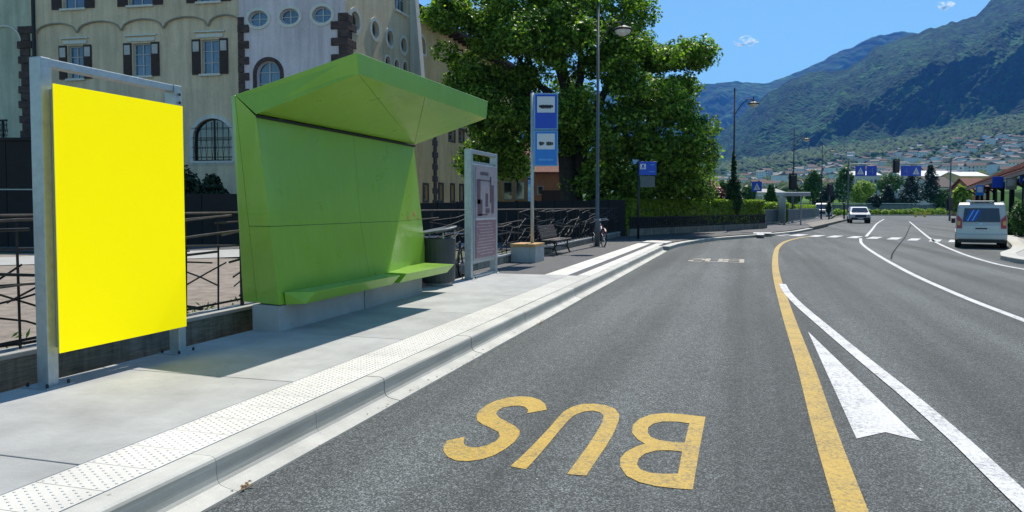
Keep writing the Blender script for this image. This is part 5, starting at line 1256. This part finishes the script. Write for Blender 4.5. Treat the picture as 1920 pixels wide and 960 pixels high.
small_sign('bus_stop_sign', 1836, 44, 2.75, .44, .60, M['lightblue'], 'small blue and white sign just above the silver van roof', inner=M['signwhite'])
small_sign('blue_sign', 1869, 43, 3.2, .62, .62, M['blue'], 'square blue sign left of the grey board at the station', None)
small_sign('grey_board', 1894, 42, 3.1, .62, .66, M['galv'], 'pale grey board on a post under the station roof', None, M['whitewall'])
p = GD(1921, 387, 40); o = empty('crossing_sign', (p.x, p.y, .12), YAW, 'blue pedestrian crossing sign cut by the right edge', 'sign'); MB().tube([(0, 0, 0), (0, 0, 3.4)], .04, 8).build('pole', M['galv'], o); cross_sign(o, 0, -.07, 3.1, .66)
for u, D, sd, hh, lb in ((1893, 41, 81, 1.0, 'leafy bush at the foot of the grey board'), (1916, 39, 82, 1.5, 'green bush at the right edge of the pavement'), (1868, 48, 83, 1.2, 'bush behind the silver van')):
    p = GD(u, 387, D); shrub('pavement_bush', (p.x, p.y, .1), lb, 'bush', [(0, 0, hh * .6, .5, .5, hh * .6)], 1100, .12, M['greenleaf'], sd, 'bushes along the station pavement')
house('gabled_house', 1752, 1792, 185, 6.2, 12, 'grey gabled house behind the right signal mast', M['whitewall'], M['roofdark'], 2.6, windows=((.3, 4.6, 1, 1.4), (.7, 4.6, 1, 1.4)))
house('red_roofed_house', 1824, 1856, 130, 4.2, 7, 'house with a red tiled roof beyond the station', M['redhouse'], M['tileroof'], 2.2, windows=((.3, 3.6, .9, 1.2), (.7, 3.6, .9, 1.2)))
house('long_white_building', 1690, 1790, 260, 11.8, 12, 'long white building with a pale roof behind the dark conifers', M['whitewall'], M['trim'], 2.0, windows=[(.1 + .1 * i, 9.6, 1.1, 1.5) for i in range(9)])
house('long_white_building', 1590, 1650, 270, 12.5, 12, 'white block with rows of windows behind the left crossing signs', M['whitewall'], M['trim'], 1.6, windows=[(.15 + .14 * i, zz, 1.1, 1.5) for i in range(6) for zz in (7.0, 10.4)])
house('grey_warehouse', 1380, 1470, 200, 5.2, 14, 'long low grey warehouse above the hedge end', M['trim'], M['paleroad'], 1.0, windows=[(.15 + .17 * i, 3.8, 1.5, 1.0) for i in range(5)])
house('tan_house', 1800, 1850, 240, 11, 12, 'tan block of flats above the red tiled roof', M['ochre'], M['trim'], 1.5, windows=[(.15 + .17 * i, 9.2, 1.2, 1.4) for i in range(5)])

# ---------------------------------------------------------------- valley slope with village, mountains
def forest(name, cols, scale, bump, bscale, dist, rock=None):
    m, t, b = new_mat(name); gm = t.nodes.new('ShaderNodeNewGeometry'); P = gm.outputs['Position']
    vo = t.nodes.new('ShaderNodeTexVoronoi'); vo.inputs['Scale'].default_value = bscale; t.links.new(P, vo.inputs['Vector'])
    f = nnoise(t, scale, 7, .68, P)
    c = nramp(t, f, [(.34, cols[0]), (.48, cols[1]), (.64, cols[2])])
    bw = t.nodes.new('ShaderNodeRGBToBW'); t.links.new(vo.outputs['Color'], bw.inputs[0])
    c = nmix(t, 1.0, c, nramp(t, bw.outputs[0], [(.25, .45), (.75, 1.75)]), 'MULTIPLY')
    if rock:
        sp_ = t.nodes.new('ShaderNodeSeparateXYZ'); t.links.new(gm.outputs['Normal'], sp_.inputs[0])
        st_ = nmath(t, 'ADD', nmath(t, 'MULTIPLY', sp_.outputs['Z'], -1.6), nmath(t, 'ADD', nmath(t, 'MULTIPLY', nnoise(t, scale * 4, 5, .7, P, (1, 1, .4)), 1.5), .0))
        c = nmix(t, nramp(t, st_, [(.0, 0.0), (.35, .75)]), c, rock)
    t.links.new(c, b.inputs['Base Color']); b.inputs['Roughness'].default_value = .95; b.inputs['Specular IOR Level'].default_value = .1
    nbump(t, b, nmath(t, 'SUBTRACT', 1.0, vo.outputs['Distance']), bump, dist)
    return m
def interp(tab, u): return np.interp(u, [a for a, b in tab], [b for a, b in tab])
_Fn, _Rn, _Un = np.array(_F), np.array(_R), np.array(_U)
def terrain(name, u, ylow, yhigh, D0, D1, rows, prof, amp, seed, m, wob=3.0, lat=.012, back=.25, cliff=None):
    """relief sheet standing at distances D0..D1; the rows climb from ylow(u) to yhigh(u)"""
    nu = len(u); T = np.linspace(0, 1, rows); U_, TT = np.meshgrid(u, T)
    yl, yh = ylow[None, :], (yhigh + wob * fbm(u * .05, u * 0 + seed, 5, seed))[None, :]
    V_ = yl + (yh - yl) * TT
    Dd = D0 + (D1 - D0) * prof(U_, V_, TT)
    d = _Fn + ((U_ - PCX) / FPX)[..., None] * _Rn - ((V_ - PCY) / FPX)[..., None] * _Un
    P = np.array([0, 0, EYE]) + d * Dd[..., None]
    nx = P[..., 0] * .001; ny = P[..., 1] * .001
    gul = fbm(U_ * lat + V_ * lat * 1.1 + 5, V_ * lat * .45 - U_ * lat * .2, 6, seed, True)
    fine_ = fbm(U_ * .09, V_ * .11, 4, seed + 3)
    fade = np.clip(TT * 6, 0, 1) * np.clip((1 - TT) * 5, .12, 1)
    P[..., 2] += (gul * amp + fine_ * amp * .35) * fade
    # depth relief: spurs come forward, gullies go back
    hd = P.copy(); hd[..., 2] = 0; hd /= np.linalg.norm(hd, axis=2)[..., None]
    P -= hd * (gul * amp * 1.6 * fade)[..., None]
    B = P[-1:].copy(); B2 = B * (1 + back); B2[..., 2] = B[..., 2] * .55; B3 = B * (1 + back * 2); B3[..., 2] = -20
    A0_ = P[:1].copy(); A0_[..., 2] = -5; A0_[..., :2] *= .97
    P = np.concatenate([A0_, P, B2, B3], 0)
    o = grid_mesh(name, P, m); o['kind'] = 'structure'; return o
# valley slope
uh = np.arange(1000, 2500, 4.0)
slope_top = [(1000, 372), (1250, 345), (1340, 318), (1430, 304), (1500, 292), (1600, 280), (1680, 270), (1760, 256), (1840, 238), (1920, 222), (2100, 190), (2500, 150)]
slope_low = [(1000, 384), (1500, 378), (1700, 372), (1920, 362), (2500, 330)]
def hill_D(tt): return 260 + (2300 - 260) * tt ** 1.35
def hill_pt(u, tt):
    v = interp(slope_low, u) + (interp(slope_top, u) - interp(slope_low, u)) * tt
    return GD(float(u), float(v), float(hill_D(tt)))
valley = terrain('valley_slope', uh, interp(slope_low, uh), interp(slope_top, uh), 260, 2300, 60, lambda U_, V_, T: T ** 1.35, 4, 3, forest('valley_vegetation', [(.02, .055, .012), (.045, .105, .02), (.10, .17, .035)], .006, .6, .05, 4.0), wob=2, back=.1)
# trees over the slope
def blobs_on(name, n, seed, size, m, tr, ur=(1240, 2000), dens=None):
    r = np.random.default_rng(seed)
    ico = bmesh.new(); bmesh.ops.create_icosphere(ico, subdivisions=1, radius=1.0); iv = np.array([v.co[:] for v in ico.verts]); fi = np.array([[v.index for v in f.verts] for f in ico.faces]); ico.free()
    Vs, Fs = [], []; k = 0
    for i in range(n):
        u = r.uniform(*ur); tt = r.uniform(*tr)
        if dens is not None and r.random() > dens(u, tt): continue
        p = hill_pt(u, tt); s = size * r.uniform(.6, 1.4) * (.55 + .75 * tt)
        v = iv * (1 + r.uniform(-.28, .28, (len(iv), 1))) * np.array([s, s, s * r.uniform(.8, 1.3)]) + np.array([p.x, p.y, p.z + s * .5])
        Vs.append(v); Fs.append(fi + k * len(iv)); k += 1
    me = np_mesh(name, np.concatenate(Vs), np.concatenate(Fs), m); o = bpy.data.objects.new(name, me); COL.objects.link(o); o['kind'] = 'stuff'; return o
def cvar(name, cols):
    m, t, b = new_mat(name); gm = t.nodes.new('ShaderNodeNewGeometry')
    c = nramp(t, gm.outputs['Random Per Island'], [(i / (len(cols) - 1), c) for i, c in enumerate(cols)])
    t.links.new(c, b.inputs['Base Color']); b.inputs['Roughness'].default_value = .95; nbump(t, b, nnoise(t, .6, 4, .7, gm.outputs['Position']), 1.0, 1.5); return m
canm = cvar('canopy', [(.008, .022, .008), (.025, .065, .014), (.055, .12, .022), (.015, .04, .012), (.09, .16, .035)])
blobs_on('valley_trees', 7600, 11, 5.2, canm, (.08, .86)); blobs_on('upper_wood', 6500, 12, 8.0, canm, (.74, 1.0))
hm = []
WC = [(.78, .76, .72), (.68, .62, .50), (.60, .46, .36), (.80, .80, .79)]; RC = [(.16, .09, .07), (.13, .10, .09), (.30, .29, .29), (.20, .18, .17)]
wallm = [mat('village_wall', c, .9, var=.06, scale=.3) for c in WC]; roofm = [mat('village_roof', c, .9, var=.2, scale=.3) for c in RC]
for i in range(12):
    w, dp, h = random.choice(((9, 8, 8), (8, 8, 9), (12, 9, 9), (10, 8, 7), (15, 9, 12), (7, 8, 7), (11, 10, 13))); mb = MB(); mb.box((0, 0, h / 2 - 3), (w, dp, h + 6)); rh = random.uniform(1.5, 3)
    mb.prism([(-w / 2 - .6, -dp / 2 - .8, h), (-w / 2 - .6, 0, h + rh), (-w / 2 - .6, dp / 2 + .8, h)], (0, 0, 0), (w + 1.2, 0, 0), 1)
    nf = max(1, int(h / 3)); nw = int(w / 3)
    for f in range(nf):
        for q in range(nw):
            mb.box((-w / 2 + (q + .5) * w / nw, -dp / 2 - .02, 1.7 + f * 3), (1.1, .1, 1.4), m=2)
    hm.append(mb.mesh('village_house', [wallm[i % 4], roofm[(i * 3 + i // 4) % 4], M['darkglass']]))
rv = random.Random(5); nh = 0
while nh < 290:
    u = rv.uniform(1335, 1935); tt = rv.betavariate(1.6, 1.7) * .80 + .05
    if u < 1480 and rv.random() < .45: continue
    if tt > .62 and u < 1560: continue
    p = hill_pt(u, tt); i = rv.randrange(12)
    h = bpy.data.objects.new('village_house', hm[i]); COL.objects.link(h); h.location = (p.x, p.y, p.z + 3.0 * (.5 + tt)); h.rotation_euler = (0, 0, YAW + R(rv.choice((0, 90, 20, -25)) + rv.uniform(-12, 12))); s = rv.uniform(.8, 1.2) * (.42 + .98 * tt); h.scale = (s, s, s)
    wl = ('white', 'cream', 'tan', 'white')[i % 4]
    tag(h, 'small %s house scattered on the wooded slope of the village' % wl, 'house', '%s houses on the village slope' % wl); nh += 1
# main mountain
um = np.arange(1080, 2700, 2.6)
ridge = [(1080, 330), (1250, 318), (1320, 285), (1345, 258), (1400, 206), (1440, 176), (1480, 153), (1510, 138), (1560, 132), (1592, 128), (1615, 113), (1640, 92), (1690, 69), (1730, 58), (1780, 44), (1830, 28), (1848, 12), (1862, -3), (1900, -14), (1960, -40), (2200, -90), (2700, -60)]
mlow = [(a, b + 14) for a, b in slope_top]
def mprof(U_, V_, T):
    # a steep dark face on the right below a bench, gentler wooded slopes elsewhere
    crest = np.interp(U_, [1400, 1500, 1600, 1680, 1750, 1850, 1950, 2200], [330, 262, 205, 158, 134, 112, 98, 60])
    foot = np.interp(U_, [1400, 1500, 1600, 1700, 1800, 1950, 2200], [334, 280, 262, 255, 238, 205, 150])
    # amount of horizontal run per row: small on the face
    run = 1.0 - .86 / (1 + np.exp((V_ - foot) / 5)) / (1 + np.exp((crest - V_) / 5))
    c = np.cumsum(run, 0); return c / c[-1:, :]
mountain_m = forest('mountain_forest', [(.004, .020, .010), (.010, .040, .013), (.030, .088, .020)], .0045, 1.0, .045, 16.0, rock=(.022, .034, .040))
terrain('mountain', um, interp(mlow, um), interp(ridge, um), 2350, 4200, 260, mprof, 52, 8, mountain_m, wob=5, back=.2)
uf = np.arange(700, 2400, 4.0)
fridge = [(700, 190), (1100, 172), (1320, 156), (1380, 154), (1430, 157), (1460, 149), (1482, 142), (1500, 135), (1530, 119), (1560, 105), (1590, 92), (1620, 80), (1650, 66), (1690, 60), (1760, 70), (1900, 60), (2400, 90)]
flow = [(700, 370), (2400, 340)]
terrain('distant_mountain', uf, interp(flow, uf), interp(fridge, uf), 5600, 7600, 120, lambda U_, V_, T: T, 90, 19, forest('distant_forest', [(.006, .028, .012), (.018, .06, .02), (.04, .10, .03)], .0016, 1.0, .012, 25.0), wob=4, back=.15)

# ---------------------------------------------------------------- clouds
def cloud(u, v, D, sx, sz, label, seed, n=16):
    r = random.Random(seed); c = GD(u, v, D); bm = bmesh.new()
    m, t, b = new_mat('cloud_vapour'); nt = t.nodes
    for i in range(n):
        x = r.gauss(0, .45); s = sz * r.uniform(.25, .6) * (1 - min(.7, abs(x) * .6))
        mx = Matrix.Translation((x * sx, r.uniform(-.3, .3) * sz, r.uniform(-.25, .35) * sz + s * .3)) @ Matrix.Diagonal((s * 1.6, s * 1.2, s * .95, 1))
        bmesh.ops.create_icosphere(bm, subdivisions=3, radius=1.0, matrix=mx)
    me = bpy.data.meshes.new('cloud'); bm.to_mesh(me); bm.free()
    nt.remove(b); vol = nt.new('ShaderNodeVolumePrincipled'); vol.inputs['Color'].default_value = (1, 1, 1, 1); vol.inputs['Anisotropy'].default_value = .5
    tcn = nt.new('ShaderNodeTexCoord'); f = nnoise(t, .014, 6, .75, tcn.outputs['Object'], (.7, 1, 1.6))
    t.links.new(nramp(t, f, [(.49, 0.0), (.62, .05)]), vol.inputs['Density']); t.links.new(vol.outputs[0], nt['Material Output'].inputs['Volume'])
    me.materials.append(m); o = bpy.data.objects.new('cloud', me); COL.objects.link(o); o.location = c; o.rotation_euler = (0, 0, YAW)
    tag(o, label, 'cloud')
cloud(1399, 81, 9500, 150, 95, 'larger white cloud puff over the low ridge', 3); cloud(1773, 12, 9500, 60, 110, 'small white cloud wisp near the top edge', 5, 10)

# ---------------------------------------------------------------- haze
hz = MB(); X0, X1, Y0, Y1, Z0, Z1 = -12000, 14000, -300, 11500, -21.5, 1790
hz.box(((X0 + X1) / 2, (Y0 + Y1) / 2, (Z0 + Z1) / 2), (X1 - X0, Y1 - Y0, Z1 - Z0))
m, t, b = new_mat('haze_air'); t.nodes.remove(b); v = t.nodes.new('ShaderNodeVolumePrincipled'); v.inputs['Color'].default_value = (.10, .36, 1.0, 1); v.inputs['Density'].default_value = 6.5e-5; v.inputs['Anisotropy'].default_value = 0.0
t.links.new(v.outputs[0], t.nodes['Material Output'].inputs['Volume'])
o = hz.build('haze', m); o['kind'] = 'stuff'
